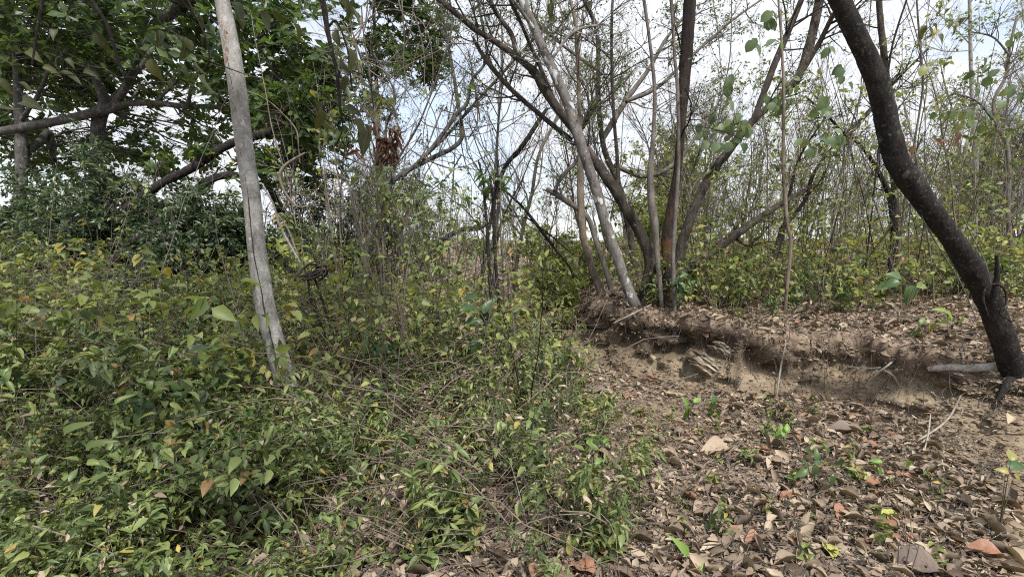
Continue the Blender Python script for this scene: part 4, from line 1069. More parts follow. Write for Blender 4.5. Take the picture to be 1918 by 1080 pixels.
ttree('fallen_branch', 'dark branch with pale upper side lying across the middle thicket', B_MOTTLE, 8, 8.6, [(740, 505, 9), (793, 480, 10), (827, 450, 10), (865, 430, 10), (892, 428, 11), (908, 420, 9), (910, 405, 5)], (), dict(n=(5, 4, 3), tmin=.2, L1=(.2, .6)), None, sides=10, seed=115, hw=False, root=False, cat='dead branch', group='dead branches in the thicket')
ttree('fallen_branch', 'pale dead pole lying low in the middle thicket', B_BONE, 7.5, 8.2, [(755, 556, 8), (788, 544, 8), (815, 530, 8), (842, 518, 7), (870, 498, 5)], (), dict(n=(4, 3, 2), tmin=.2, L1=(.2, .5)), None, sides=8, seed=116, hw=False, root=False, cat='dead branch', group='dead branches in the thicket')
t = thing('seed_cluster', 'hanging bunch of dry red brown pods left of the middle', 'dead leaves', P(715, 255, 6))
g = Geo(); rng = R(15)
for (px, py, n) in [(715, 262, 20), (728, 268, 20), (738, 255, 12), (700, 238, 8), (720, 290, 14), (742, 240, 8), (666, 278, 6), (732, 285, 14)]:
    b = P(px, py, 6)
    d = unit(rng.normal(size=(n, 3))*.5+np.array([0, 0, -.9]))
    leaves(g, T_LA4, b+rng.normal(size=(n, 3))*.03, d, rng.normal(size=(n, 3)), rng.uniform(.10, .2, n), .28, rng.uniform(0, .5, n))
part('pod', g, M_REDLEAF, t)
g = Geo(); trunk(g, trace([(690, 215, 3), (705, 232, 3), (718, 250, 3), (735, 270, 2)], 6, 6, False, False), 6, .03, .1, .1, 2); part('stem', g, B_GREY, t)

# thin bare vines looping through the gap between canopy and clump
rng = R(150)
for i in range(34):
    px, py = rng.uniform(560, 930), rng.uniform(-40, 330); d = rng.uniform(5, 9); a = rng.uniform(-2.4, -.2); pts = []
    cv = rng.normal()*.22
    for q in range(int(rng.integers(6, 11))):
        pts.append((px, py, rng.uniform(2.2, 3.6) if q < 3 else 2.0)); L = rng.uniform(22, 46)
        px += cos(a)*L; py += sin(a)*L*(-1 if i % 3 else 1); a += cv+.2*rng.normal()
    vine('thin bare grey vine looping in the air between the leafy canopy and the clump', B_GREY if i % 2 else B_TAN, pts, d, 160+i, d*rng.uniform(.95, 1.08), n=5, group='thin looping vines', sides=4)

# separate unseen tree, added so its crown above the frame shades the left foreground
SHT = thing('unseen_shade_tree', 'unseen broad leaved tree added to shade the left foreground', 'tree', (-3.4, -1.2, float(terrain(-3.4, -1.2))))
rng = R(77)
rw = np.array([(-3.4, -1.2, -.2, .16), (-3.35, -1.15, 1.5, .14), (-3.2, -1.0, 3.2, .12), (-3.0, -.6, 4.8, .09), (-2.7, 0, 6.2, .05), (-2.5, .6, 7.2, .02)])
g = Geo(); sc0 = trunk(g, rw, 16, .06, .08, .1, 4); part('trunk', g, B_BROWN, SHT)
sks = [resamp(sc0, 14)]
for e in ((-5.0, 2.6, 5.6), (-1.2, 2.4, 5.4), (.6, 1.2, 5.6), (-3.6, 3.0, 5.0)):
    g = Geo(); rr = np.vstack([[-3.1, -.8, 4.2, .06], [(-3.1+e[0])/2, (-.8+e[1])/2, 5.0, .04], [*e, .015]]); cc = trunk(g, rr, 9, .06, .1, .1, 5); part('limb', g, B_BROWN, SHT); sks.append(resamp(cc, 14))
cl = np.stack([rng.uniform(-5.5, .4, 40), rng.uniform(-1., 3.4, 40), rng.uniform(4.6, 7.2, 40), rng.uniform(.45, .8, 40)], 1)
canopy(SHT, sks, cl, rng, 9, 4, (.18, .30), .5, .4, M_OLIVE, B_BROWN, T_OV2, rosette=False)
# ================================================================== near overhanging branches with big leaves
def big_leaf_set(rng, gl, tpl, items, d, W, tint, hang=.7):
    for (px, py, L, hd) in items:
        if rng.random() < .25: continue
        dd = d*rng.uniform(.93, 1.07); b = P(px, py, dd); s = L*dd/F/math.sqrt(1+((px-959)/F)**2)
        di = np.array([cos(radians(hd)), rng.normal()*.35, -sin(radians(hd))])
        nr = unit(np.array([rng.normal()*.6, -.45, .6]) + .5*rng.normal(size=3)); s *= .72
        leaves(gl, tpl, (b - unit(di)*s*.5)[None], di[None], nr[None], s, W*rng.uniform(.85, 1.15), np.clip(tint-.1+.2*rng.normal(), 0, .86))
def hang(label, d, stems, items, seed, mat=None, W=.5, tint=.4, tpl=None, bark=None):
    rng = R(seed)
    b = P(*stems[0][0][:2], d)
    t = thing('hanging_branch', label, 'branch', b, 'near overhanging branches')
    for i, st in enumerate(stems):
        g = Geo(); trunk(g, trace(st, d, d*rng.uniform(.95, 1.05), False, False), 7, .02, .15, .15, seed+i); part('stem', g, bark or B_DARK, t)
    gl = Geo(); big_leaf_set(rng, gl, tpl or T_BIG, items, d, W, tint); part('foliage', gl, mat or M_OLIVE, t)
    return t
hang('dark twig with big olive leaves hanging into the left of the canopy', 2.6,
     [[(160, -30, 10), (178, 10, 10), (200, 45, 9), (215, 90, 8), (224, 125, 7), (236, 148, 5)], [(84, -20, 9), (74, 30, 8), (68, 70, 7), (60, 122, 5)], [(225, 145, 4), (180, 143, 4), (120, 140, 3), (60, 135, 3)]],
     [(50, 190, 100, 10), (48, 160, 56, 20), (110, 150, 80, -12), (128, 138, 70, 5), (130, 115, 36, 40), (10, 160, 60, 60), (18, 205, 60, 40), (95, 130, 50, 20), (200, 130, 60, 70), (215, 150, 44, 60), (165, 135, 40, 10), (60, 100, 60, 30), (30, 95, 50, 160), (100, 60, 46, 70)], 301)
hang('thin twig with spotted yellowing leaves beside the top of the pale trunk', 2.9,
     [[(285, -20, 4), (298, 40, 4), (330, 65, 4), (355, 95, 5), (385, 112, 4), (412, 122, 3), (460, 140, 2)], [(340, -20, 5), (362, 20, 4), (385, 70, 4), (392, 110, 3), (380, 135, 3)]],
     [(350, 90, 70, 80), (288, 130, 66, 75), (380, 48, 40, 120), (372, 130, 46, 80), (385, 160, 66, 85), (345, 130, 40, 60), (320, 160, 40, 100), (265, 165, 40, 60), (300, 70, 50, 80), (412, 10, 36, 90), (448, 20, 60, 60), (455, 45, 30, 80), (270, 10, 50, 90), (190, 78, 60, 60), (245, 88, 46, 80)], 302)
hang('black dangling branch with large yellow green leaves right of the pale trunk', 3.1,
     [[(598, -30, 15), (606, 10, 13), (612, 50, 11), (620, 90, 9), (630, 130, 8), (634, 170, 7), (637, 200, 6), (641, 222, 4)], [(612, 55, 6), (630, 40, 5), (650, 90, 4), (655, 130, 4), (660, 170, 3)], [(636, 205, 4), (642, 240, 3), (630, 270, 2)], [(655, 130, 3), (690, 150, 3), (700, 200, 2)]],
     [(640, 120, 72, 80), (608, 232, 66, 70), (600, 200, 50, 50), (682, 262, 66, 85), (622, 145, 60, 75), (676, 240, 60, 60), (690, 165, 56, 60), (600, 225, 60, 100), (660, 205, 44, 30), (636, 190, 40, 20), (690, 245, 40, 60), (650, 10, 50, 60), (665, 20, 60, 30), (520, 30, 56, 55), (560, 62, 50, 70), (500, 40, 56, 60), (630, 70, 40, 80), (660, 110, 60, 70), (645, 155, 40, 100)], 303)
hang('few dark green leaves hanging from the top edge above the clump', 3.4,
     [[(1036, -30, 3), (1034, -5, 3), (1032, 5, 2)], [(1112, -30, 3), (1104, -5, 3), (1090, 14, 3), (1076, 18, 2)]],
     [(1031, 18, 36, 92), (1080, 18, 24, 170), (1106, 12, 30, 60), (1036, 2, 24, 60)], 304, W=.6)
# round-leaved climbers at the right
def climber(label, d, stems, boxes, L, seed, mat=M_GREY, tpl=T_RO3, W=.85, bark=B_GREY):
    rng = R(seed)
    t = thing('climbing_vine', label, 'vine', P(*stems[0][0][:2], d), 'round leaved climbers')
    for i, st in enumerate(stems):
        g = Geo(); trunk(g, trace(st, d, d, False, False), 5, .04, .15, .15, seed+i); part('stem', g, bark, t)
    gl = Geo()
    for x0, y0, x1, y1, n in boxes:
        for _ in range(n):
            dd = d*rng.uniform(.97, 1.05); b = P(rng.uniform(x0, x1), rng.uniform(y0, y1), dd)
            a = rng.uniform(0, 6.28)
            di = unit(np.array([cos(a), .4*rng.normal(), -.9+.4*rng.normal()])); nr = unit(np.array([.4*rng.normal(), -.7, .6+.3*rng.normal()]))
            leaves(gl, tpl, b[None], di[None], nr[None], rng.uniform(*L)*.92*dd/F/math.sqrt(1+((x0-959)/F)**2), W*rng.uniform(.85, 1.1), np.clip(.52+.2*rng.normal(), 0, .79))
    part('foliage', gl, mat, t)
climber('greyish round leaves climbing up the trunk that leans right', 5.9, [[(1395, 262, 3), (1440, 200, 3), (1470, 160, 3), (1500, 128, 2)], [(1395, 262, 3), (1345, 245, 3), (1310, 250, 2)]],
        [(1315, 228, 1400, 270, 22), (1340, 205, 1385, 235, 9), (1385, 215, 1405, 245, 6), (1425, 175, 1475, 205, 11), (1465, 140, 1500, 175, 7), (1440, 180, 1490, 200, 6)], (17, 26), 320)
climber('hanging round leaves with a bare stem, in the sky left of the right leaning trunk', 5.4, [[(1335, 0, 2), (1345, 60, 2), (1352, 140, 2), (1368, 180, 2), (1380, 230, 2)]],
        [(1350, 128, 1368, 158, 3), (1362, 172, 1376, 190, 2), (1398, 70, 1415, 90, 3), (1430, 18, 1448, 45, 4), (1450, 60, 1470, 75, 2)], (22, 32), 321)
climber('sparse round leaves on a thin stem in the sky left of the black trunk', 5.0, [[(1490, 230, 2), (1530, 190, 2), (1545, 160, 2), (1555, 80, 2)]],
        [(1522, 168, 1560, 212, 9), (1545, 72, 1560, 90, 2), (1572, 112, 1585, 128, 2), (1575, 138, 1590, 158, 2), (1500, 255, 1540, 285, 6), (1540, 235, 1580, 290, 8)], (20, 30), 322)
climber('round leaves on a drooping stem across the pale far trunk', 5.0, [[(1900, 130, 3), (1860, 160, 3), (1840, 200, 3), (1800, 210, 2), (1750, 205, 2)]],
        [(1835, 105, 1872, 145, 6), (1795, 200, 1850, 235, 12), (1740, 195, 1800, 215, 6), (1870, 150, 1918, 190, 9), (1875, 40, 1918, 90, 7), (1810, 130, 1835, 165, 4), (1722, 112, 1740, 126, 2)], (19, 30), 323)
climber('red and orange turning leaves on a thin stem right of the black trunk', 4.6, [[(1700, 300, 2), (1745, 265, 2), (1790, 248, 2), (1815, 235, 2)]], [(1745, 252, 1790, 270, 4), (1788, 242, 1800, 262, 1), (1690, 262, 1715, 275, 2)], (20, 30), 324, M_REDLEAF, T_OV4, .45)
climber('brown withered leaves on a twig at the top right', 4.6, [[(1760, 0, 2), (1740, 30, 2), (1745, 60, 2)]], [(1735, 42, 1760, 70, 7), (1778, 38, 1796, 52, 4), (1800, 28, 1816, 40, 2)], (20, 30), 325, M_OLIVE, T_OV4, .5)

# ================================================================== shrubs
def make_shrub(label, name, cat, px0, px1, ytop, ybot, d, nst, L, W, tint, mat, seed, tpl=T_LA1, n=(8, 6), nl=9, bark=B_GREY, group=None, dens=1.0, depth=.5):
    """many-stemmed shrub filling the pixel box at distance d"""
    rng = R(seed)
    c = P((px0+px1)/2, ybot, d); top = P((px0+px1)/2, ytop, d); hw_ = (px1-px0)/2*d/F
    c[2] = terrain(c[0], c[1]); H = top[2]-c[2]
    t = thing(name, label, cat, c, group)
    N = nst
    a = rng.uniform(0, 2*pi, N); rr = rng.random(N)**.6
    b = c + np.stack([np.cos(a)*rr*.35*hw_, np.sin(a)*rr*.35*hw_*depth, -.05+0*a], -1)
    e = c + np.stack([np.cos(a)*rr*hw_*.95, np.sin(a)*rr*hw_*depth, H*(1-.42*rr**2)*rng.uniform(.7, 1.0, N)], -1)
    u = np.linspace(0, 1, 8)[None, :, None]
    m = (b+e)/2 + rng.normal(size=b.shape)*.12*H + np.array([0, 0, .12*H])
    Q = (1-u)**2*b[:, None]+2*u*(1-u)*m[:, None]+u*u*e[:, None] + rng.normal(size=(N, 8, 3))*.025*u
    g = Geo(); gl = Geo()
    Rr = (.006+.006*H)*rng.uniform(.6, 1.2, N)[:, None]*np.linspace(1, .25, 8)[None]
    tubes(g, Q, Rr, 5)
    A, B = spawn(rng, Q, Rr, n[0], .15, 1, (30, 75), (.25, .5), 6, .18, .03, .6, .4, .003)
    tubes(g, A, B, 4)
    A2, B2 = spawn(rng, A, B, n[1], .15, 1, (30, 70), (.35, .7), 4, .2, .0, .6, .4, .0016)
    tubes(g, A2, B2, 3)
    part('stem', g, bark, t)
    leaves_on(rng, gl, tpl, A2, nl, L, W, tint, .05, .75, .7, .15, .6)
    part('foliage', gl, mat, t)
    return t
GL = 'dark bushes behind the left undergrowth'
make_shrub('dense dark narrow leaved bush below the level bough, farthest left', 'bush', 'bush', -20, 190, 330, 560, 10.2, 16, (.08, .14), .36, .38, M_DARK, 401, group=GL, nl=13)
make_shrub('tall dark narrow leaved bush in front of the upright mottled trunk', 'bush', 'bush', 90, 340, 262, 560, 9.6, 28, (.08, .14), .36, .42, M_DARK, 402, group=GL, nl=14)
make_shrub('dark glossy bush touching the left side of the pale trunk', 'bush', 'bush', 280, 490, 320, 570, 8.2, 22, (.08, .15), .36, .44, M_DARK, 403, T_LA2, group=GL, nl=12)
make_shrub('low dark bush between the two mottled trunks at left', 'bush', 'bush', 40, 200, 420, 570, 8.8, 10, (.07, .11), .38, .36, M_DARK, 404, group=GL, nl=9)
make_shrub('dark bush low behind the pale trunk with yellow leaves at its foot', 'bush', 'bush', 400, 560, 400, 590, 8.6, 11, (.06, .11), .4, .42, M_DARK, 405, group=GL)
make_shrub('low spreading bush in the shade of the toppled tree', 'bush', 'bush', 200, 420, 430, 575, 7.4, 12, (.06, .11), .38, .42, M_DARK, 412, group=GL, nl=9)
GM = 'small leaved thicket bushes left of the middle'
make_shrub('twiggy small leaved bush right of the pale trunk', 'bush', 'bush', 510, 670, 300, 570, 10, 17, (.06, .10), .42, .44, M_DARK, 406, group=GM, nl=10)
make_shrub('twiggy small leaved bush around the speckled tree', 'bush', 'bush', 620, 800, 280, 560, 10.6, 17, (.055, .095), .42, .44, M_DARK, 407, group=GM, nl=8)
make_shrub('loose twiggy bush showing brown slope through it, near the middle', 'bush', 'bush', 750, 890, 340, 540, 12.5, 12, (.06, .09), .42, .48, M_LEAF, 408, group=GM, nl=4)
GR = 'bright bushes behind the clump'
make_shrub('bright green feathery bush at the left foot of the clump', 'bush', 'bush', 1010, 1130, 440, 585, 9.2, 12, (.06, .10), .45, .69, M_LEAFY, 409, group=GR, nl=6)
make_shrub('light green bush seen between the lichen trunk and the red brown trunk', 'bush', 'bush', 1120, 1310, 340, 570, 12, 10, (.07, .12), .5, .65, M_LEAFY, 410, group=GR, nl=7)
make_shrub('tall light green leafy bush behind the red brown trunk', 'bush', 'bush', 1160, 1330, 235, 540, 17, 16, (.12, .2), .5, .62, M_LEAFY, 411, group=GR, nl=8)
make_shrub('green bush low in the far gap at the middle', 'bush', 'bush', 930, 1050, 425, 540, 16, 10, (.08, .14), .5, .66, M_LEAFY, 413, group=GR, nl=6)
make_shrub('green fern like bush in front of the thin grey trunks', 'bush', 'bush', 985, 1100, 500, 640, 7.2, 10, (.08, .14), .35, .69, M_LEAFY, 414, T_LA2, group=GR, nl=6, n=(6, 4))

# ================================================================== bare twiggy thicket trees: prototypes and copies
def proto_tree(seed, H, r, n, leaf, bark, label, name='thicket_tree', lean=.15, tint=.5, nst=1, up=.12):
    rng = R(seed)
    t = thing(name, label, 'tree', (0, 0, 0))
    k = 12; Q = np.zeros((nst, k, 3)); d = unit(np.array([[rng.normal()*lean, rng.normal()*lean, 1.] for _ in range(nst)]))
    Q[:, 0] = rng.normal(size=(nst, 3))*np.array([.12, .12, 0])*(nst > 1) + np.array([0, 0, -.2])
    for q in range(1, k):
        d = unit(d + .10*rng.normal(size=d.shape)+np.array([0, 0, .04])); Q[:, q] = Q[:, q-1] + d*H/(k-1)*rng.uniform(.85, 1.05, (nst, 1))
    Rr = r*np.linspace(1.1, .25, k)[None]*rng.uniform(.7, 1, (nst, 1))
    g = Geo()
    for i in range(nst): trunk(g, np.hstack([Q[i], Rr[i][:, None]]), 8, .15, .08, .12, seed+i)
    part('trunk', g, bark, t)
    g = Geo(); gl = Geo()
    A, B = spawn(rng, Q, Rr, n[0], .22, 1, (25, 60), (.25, .55), 8, .15, up, .6, .3, .004)
    tubes(g, A, B, 5)
    A2, B2 = spawn(rng, A, B, n[1], .15, 1, (25, 60), (.3, .65), 6, .18, up*.6, .6, .35, .0026)
    tubes(g, A2, B2, 4)
    A3, B3 = spawn(rng, A2, B2, n[2], .15, 1, (25, 60), (.3, .7), 4, .18, up*.4, .6, .4, .0018)
    tubes(g, A3, B3, 3)
    part('twigwork', g, bark, t)
    if leaf:
        nl, L, W, m, tpl = leaf
        leaves_on(rng, gl, tpl, A3, nl, L, W, tint, .2, .75, .6, .1, .6)
        part('foliage', gl, m, t)
    return t
PT = [proto_tree(501, 7.5, .055, (16, 7, 5), None, B_GREY, 'x'), proto_tree(502, 6.5, .045, (15, 7, 5), (1, (.03, .055), .5, M_LEAFY, T_LA1), B_GREY, 'x', nst=2),
      proto_tree(503, 8.5, .06, (17, 8, 4), (1, (.03, .06), .5, M_LEAFY, T_LA1), B_TAN, 'x'), proto_tree(504, 5.5, .04, (14, 7, 5), (2, (.04, .07), .5, M_LEAFY, T_OV1), B_GREY, 'x', nst=3, lean=.3),
      proto_tree(505, 7, .05, (15, 8, 5), (2, (.04, .07), .45, M_LEAF, T_LA1), B_BROWN, 'x', lean=.3), proto_tree(506, 4.0, .026, (12, 6, 5), (3, (.04, .075), .5, M_LEAFY, T_OV1), B_TAN, 'x', nst=3, lean=.35)]
def zone(px):
    return ('behind the left bushes' if px < 480 else 'behind the pale trunk' if px < 640 else 'left of the middle gap' if px < 880 else 'in the middle gap' if px < 1080
            else 'behind the clump' if px < 1330 else 'between the clump and the black trunk' if px < 1700 else 'right of the black trunk')
KIND = ['bare grey twiggy tree', 'two stemmed twiggy tree with few leaves', 'tall pale stemmed tree with sparse leaves', 'three stemmed tree with yellow green leaves', 'leaning brown twiggy tree', 'low many stemmed yellow green tree']
rng = R(600)
used = set()
def put(protos, i, x, y, s, label, group, tilt=.06):
    o = protos[i]; loc = (x, y, float(terrain(x, y)))
    if (id(protos), i) not in used:
        used.add((id(protos), i)); o.location = loc; o.scale = (s, s, s); o.rotation_euler = (0, 0, rng.uniform(0, 6.28)); o['label'] = label; o['group'] = group
        return o
    return dup(o, loc, rng.uniform(0, 6.28), s, label, group, (rng.normal()*tilt, rng.normal()*tilt))
def scatter_trees(n, px0, px1, d0, d1, w, s=(.75, 1.2), pw=1.0):
    for _ in range(n):
        d = d0 + (d1-d0)*rng.random()**pw; px = rng.uniform(px0, px1); i = rng.choice(6, p=np.array(w)/sum(w))
        x = (px-959)/F*d
        where = zone(px); far = 'near' if d < 11 else 'farther back' if d < 20 else 'far off'
        put(PT, i, x, d, rng.uniform(*s), f'{KIND[i]} {where}, {far}', 'twiggy trees of the thicket', .08)
scatter_trees(13, 1330, 1990, 8.5, 15, [3, 2, 1, 3, 1, 4], (.6, 1.05))
scatter_trees(20, 1250, 2000, 14, 28, [3, 3, 2, 3, 1, 4], (.6, 1.0))
scatter_trees(22, 1280, 2000, 12, 26, [0, 1, 0, 2, 0, 4], (.5, .75))
scatter_trees(2, 830, 1010, 9.5, 14, [4, 2, 3, 0, 1, 0], (.8, 1.1))
scatter_trees(6, 1060, 1340, 10, 16, [4, 2, 1, 1, 1, 0], (.6, .9))
scatter_trees(8, 560, 880, 9.5, 17, [3, 2, 1, 2, 3, 3], (.5, .9))
scatter_trees(10, 830, 1250, 19, 36, [4, 3, 3, 1, 1, 2], (.55, .95))
scatter_trees(12, -60, 560, 17, 30, [2, 2, 2, 2, 3, 3])
scatter_trees(12, 560, 860, 15, 30, [2, 3, 2, 3, 2, 4], (.55, .9))
# light far bushes closing the horizon
FB = []
for i, (m, tint, lb) in enumerate([(M_LEAFY, .55, 'x'), (M_LEAF, .45, 'x'), (M_LEAFY, .35, 'x')]):
    t = make_shrub('x', 'far_bush', 'bush', 959-150, 959+150, 420, 590, 12+i*.01, 14, (.10, .17), .55, tint, m, 640+i, T_OV1, (7, 5), 6)
    off = np.array(t.location); t.location = (0, 0, 0)
    FB.append(t)
FBL = ['yellow green', 'darker green', 'olive green']

for _ in range(48):
    d = 17 + 55*rng.random()**1.2; px = rng.uniform(-80, 2000); i = int(rng.integers(0, 3))
    if 800 < px < 1010 and d < 30: continue
    if px > 1300 and d < 26: continue
    if px > 1100: i = 0 if rng.random() < .7 else 2
    s = rng.uniform(.45, .8)*(1+.012*d)
    put(FB, i, (px-959)/F*d, d, s, f'{FBL[i]} bush closing the view {zone(px)}, ' + ('far off' if d > 30 else 'at middle distance'), 'bushes closing the view', .05)

# ================================================================== saplings: thin straight stems
def proto_sapling(seed, H, r, bark, leaf, nb):
    rng = R(seed); t = thing('slender_stem', 'x', 'sapling', (0, 0, 0)); k = 12
    Q = np.zeros((1, k, 3)); Q[0, 0] = (0, 0, -.1); d = unit(np.array([rng.normal()*.1, rng.normal()*.1, 1.]))
    for q in range(1, k):
        d = unit(d+.07*rng.normal(size=3)+np.array([0, 0, .03])); Q[0, q] = Q[0, q-1]+d*H/(k-1)
    Rr = r*np.linspace(1, .3, k)[None]
    g = Geo(); tubes(g, crom(Q[0], .12)[None], np.interp(np.linspace(0, 1, len(crom(Q[0], .12))), np.linspace(0, 1, k), Rr[0])[None], 6)
    part('stem', g, bark, t)
    g = Geo(); gl = Geo()
    A, B = spawn(rng, Q, Rr, nb, .3, 1, (35, 70), (.08, .25), 6, .15, .06, .6, .4, .0018)
    tubes(g, A, B, 4)
    A2, B2 = spawn(rng, A, B, 3, .2, 1, (30, 60), (.3, .7), 4, .15, .03, .6, .4, .0013)
    tubes(g, A2, B2, 3)
    part('twigwork', g, bark, t)
    if leaf:
        nl, L, W, m, tpl, ti = leaf
        leaves_on(rng, gl, tpl, A2, nl, L, W, ti, .3, .7, .6, .2, .6); part('foliage', gl, m, t)
    return t
PS = [proto_sapling(701, 3.6, .010, B_GREY, None, 9), proto_sapling(702, 3.0, .009, B_TAN, (1, (.06, .10), .55, M_LEAFY, T_OV2, .55), 8), proto_sapling(703, 4.6, .013, B_TAN, (1, (.05, .09), .55, M_LEAFY, T_OV2, .5), 10),
      proto_sapling(704, 2.2, .008, B_STEM, (2, (.06, .11), .5, M_LEAF, T_OV2, .5), 7), proto_sapling(705, 2.6, .008, B_DARK, (1, (.05, .09), .6, M_LEAFY, T_OV2, .6), 8), proto_sapling(706, 5.2, .015, B_GREY, None, 12)]
SL = ['bare grey slender stem', 'tan slender stem with yellowing leaves', 'tall tan slender stem with scattered leaves', 'short green stem with side leaves', 'dark slender stem with few pale leaves', 'tall bare grey slender stem']
def scatter_sap(n, px0, px1, d0, d1, w, s=(.75, 1.2)):
    for _ in range(n):
        d = rng.uniform(d0, d1); px = rng.uniform(px0, px1); i = rng.choice(6, p=np.array(w)/sum(w)); x = (px-959)/F*d
        sdv = float(bank_sd(np.array(x), np.array(d)))
        if -.4 < sdv < .55 and d < 6.4: continue
        put(PS, i, x, d, rng.uniform(*s), f'{SL[i]} {zone(px)}, ' + ('near' if d < 8 else 'deeper in'), 'slender stems', .1)
scatter_sap(80, 1290, 1990, 6.6, 11, [4, 4, 3, 3, 4, 1])
scatter_sap(44, 1290, 1990, 10, 17, [3, 4, 4, 1, 3, 2])
scatter_sap(48, 560, 980, 4.6, 9, [3, 2, 0, 5, 4, 0])
scatter_sap(28, 500, 960, 6, 12, [4, 4, 2, 1, 2, 1])
scatter_sap(24, 850, 1130, 6, 11, [1, 4, 2, 5, 1, 0])
scatter_sap(46, 1280, 1930, 5.9, 7.6, [4, 5, 1, 4, 3, 0])
scatter_sap(30, 850, 1120, 16, 30, [4, 1, 2, 0, 1, 4])
scatter_sap(8, 60, 500, 6, 9, [2, 1, 0, 3, 1, 0])
scatter_sap(26, -20, 540, 3.8, 6.5, [2, 0, 0, 4, 3, 0], (.4, .7))
scatter_sap(22, 560, 1000, 3.6, 5.5, [2, 0, 0, 4, 4, 0], (.4, .8))
# ================================================================== undergrowth plants
def plant_geo(seed, H, nst, nb, nl, L, W, tint, tpl, lean=.35, out=.85, r=.0035, branch=(.25, .5), yel=.035, droop=.1, nj=.4, tmin=.15):
    rng = R(seed); gs = Geo(); gl = Geo(); k = 8
    Q = np.zeros((nst, k, 3)); a = rng.uniform(0, 6.28, nst)
    d = unit(np.stack([np.cos(a)*lean*rng.random(nst), np.sin(a)*lean*rng.random(nst), np.ones(nst)], -1))
    Q[:, 0] = np.stack([np.cos(a)*.03, np.sin(a)*.03, 0*a-.03], -1)
    hh = H*rng.uniform(.7, 1.05, nst)
    for q in range(1, k):
        d = unit(d+.13*rng.normal(size=d.shape)); Q[:, q] = Q[:, q-1]+d*(hh/(k-1))[:, None]
    Rr = r*np.linspace(1.2, .4, k)[None]*np.ones((nst, 1))
    tubes(gs, Q, Rr, 5)
    if nb:
        A, B = spawn(rng, Q, Rr, nb, .2, 1, (35, 75), branch, 5, .15, .05, .65, .45, .0012)
        tubes(gs, A, B, 4)
        src = np.concatenate([resamp3(A, 5), resamp3(Q, 5)])
    else: src = Q
    before = gl.n
    leaves_on(rng, gl, tpl, src, nl, L, W, tint, tmin, out, .9, droop, nj, .25)
    m = gl.n//1
    # a few yellow leaves
    t = gl.t[-1].copy(); nv = len(tpl[0]); cnt = len(t)//nv
    yl = rng.random(cnt) < yel
    tt = t.reshape(cnt, nv); tt[yl] = rng.uniform(.83, .99, yl.sum())[:, None]; gl.t[-1] = tt.ravel()
    return gs, gl
def resamp3(A, k):
    t = np.linspace(0, A.shape[1]-1, k); i = np.minimum(t.astype(int), A.shape[1]-2); f = (t-i)[None, :, None]
    return A[:, i]*(1-f)+A[:, i+1]*f

KINDS = {}
def kind(key, name, cat, lab, mats, variants):
    KINDS[key] = dict(name=name, cat=cat, lab=lab, mats=mats, var=[plant_geo(*v[0], **v[1]) for v in variants], h=[v[0][1] for v in variants])
kind('weed', 'leafy_weed', 'plant', 'bushy green weed', (B_STEM, M_LEAF), [((801+i, .75+.15*i, 3, 5, 6, (.035, .11), .52, .42, T_OV2), {}) for i in range(3)])
kind('lance', 'narrow_leaf_herb', 'plant', 'narrow leaved green herb', (B_STEM, M_LEAF), [((811+i, .6+.15*i, 4, 4, 7, (.045, .115), .32, .42, T_LA2), dict(droop=.2)) for i in range(3)])
kind('shoot', 'tall_shoot', 'plant', 'tall thin shoot with yellowing leaves', (B_TAN, M_LEAFY), [((821+i, 1.15+.2*i, 2, 4, 4, (.08, .14), .55, .52, T_OV2), dict(lean=.25, yel=.07, tmin=.4)) for i in range(3)])
kind('round', 'round_leaf_shrub', 'plant', 'upright shoot with broad round leaves', (B_TAN, M_LEAFY), [((831+i, .85+.25*i, 3, 3, 4, (.06, .125), .8, .5, T_RO3), dict(lean=.3, yel=.05, droop=.35)) for i in range(3)])
kind('seedling', 'seedling', 'plant', 'small leafy seedling', (B_STEM, M_LEAF), [((841+i, .16+.05*i, 2, 2, 4, (.05, .085), .5, .55, T_OV4), dict(r=.0018, droop=.15, yel=.08)) for i in range(3)])
kind('low', 'low_creeper', 'plant', 'low creeping green plant', (B_STEM, M_LEAF), [((851+i, .28, 6, 2, 5, (.055, .10), .5, .52, T_OV2), dict(lean=1.6, r=.002, yel=.08)) for i in range(3)])
kind('dry', 'dry_stalk', 'dry plant', 'tangle of dry leafless stalks', (B_TAN, M_LITTER), [((861+i, .8+.2*i, 5, 4, 1, (.04, .08), .4, .5, T_LA2), dict(lean=.8, r=.0028, yel=0)) for i in range(3)])
kind('mid', 'broad_leaf_shoot', 'plant', 'shoot with broad pointed leaves', (B_STEM, M_BIGGREEN), [((871+i, .7+.2*i, 2, 3, 4, (.10, .17), .5, .45, T_OV4), dict(lean=.35, droop=.4, yel=.05)) for i in range(3)])

rng = R(900)
SPOTS = []
def dense(n, px0, px1, y0, y1, mixw, s=(.7, 1.15), test=None, pw=1.0):
    keys = list(mixw); p = np.array([mixw[k] for k in keys], float); p /= p.sum()
    for _ in range(n):
        y = y0+(y1-y0)*rng.random()**pw; px = rng.uniform(px0, px1); x = (px-959)/F*y
        k = keys[rng.choice(len(keys), p=p)]; v = int(rng.integers(0, 3)); sc_ = rng.uniform(*s)
        if test and not test(x, y, px): continue
        if px < 1000: sc_ *= .62+.76*float(vnoise(np.array(x*1.2+9), np.array(y*1.2)))
        SPOTS.append([k, v, x, y, sc_, px])
def clump_ok(x, y, f=1.3, th=.36): return float(vnoise(np.array(x*f), np.array(y*f))) > th
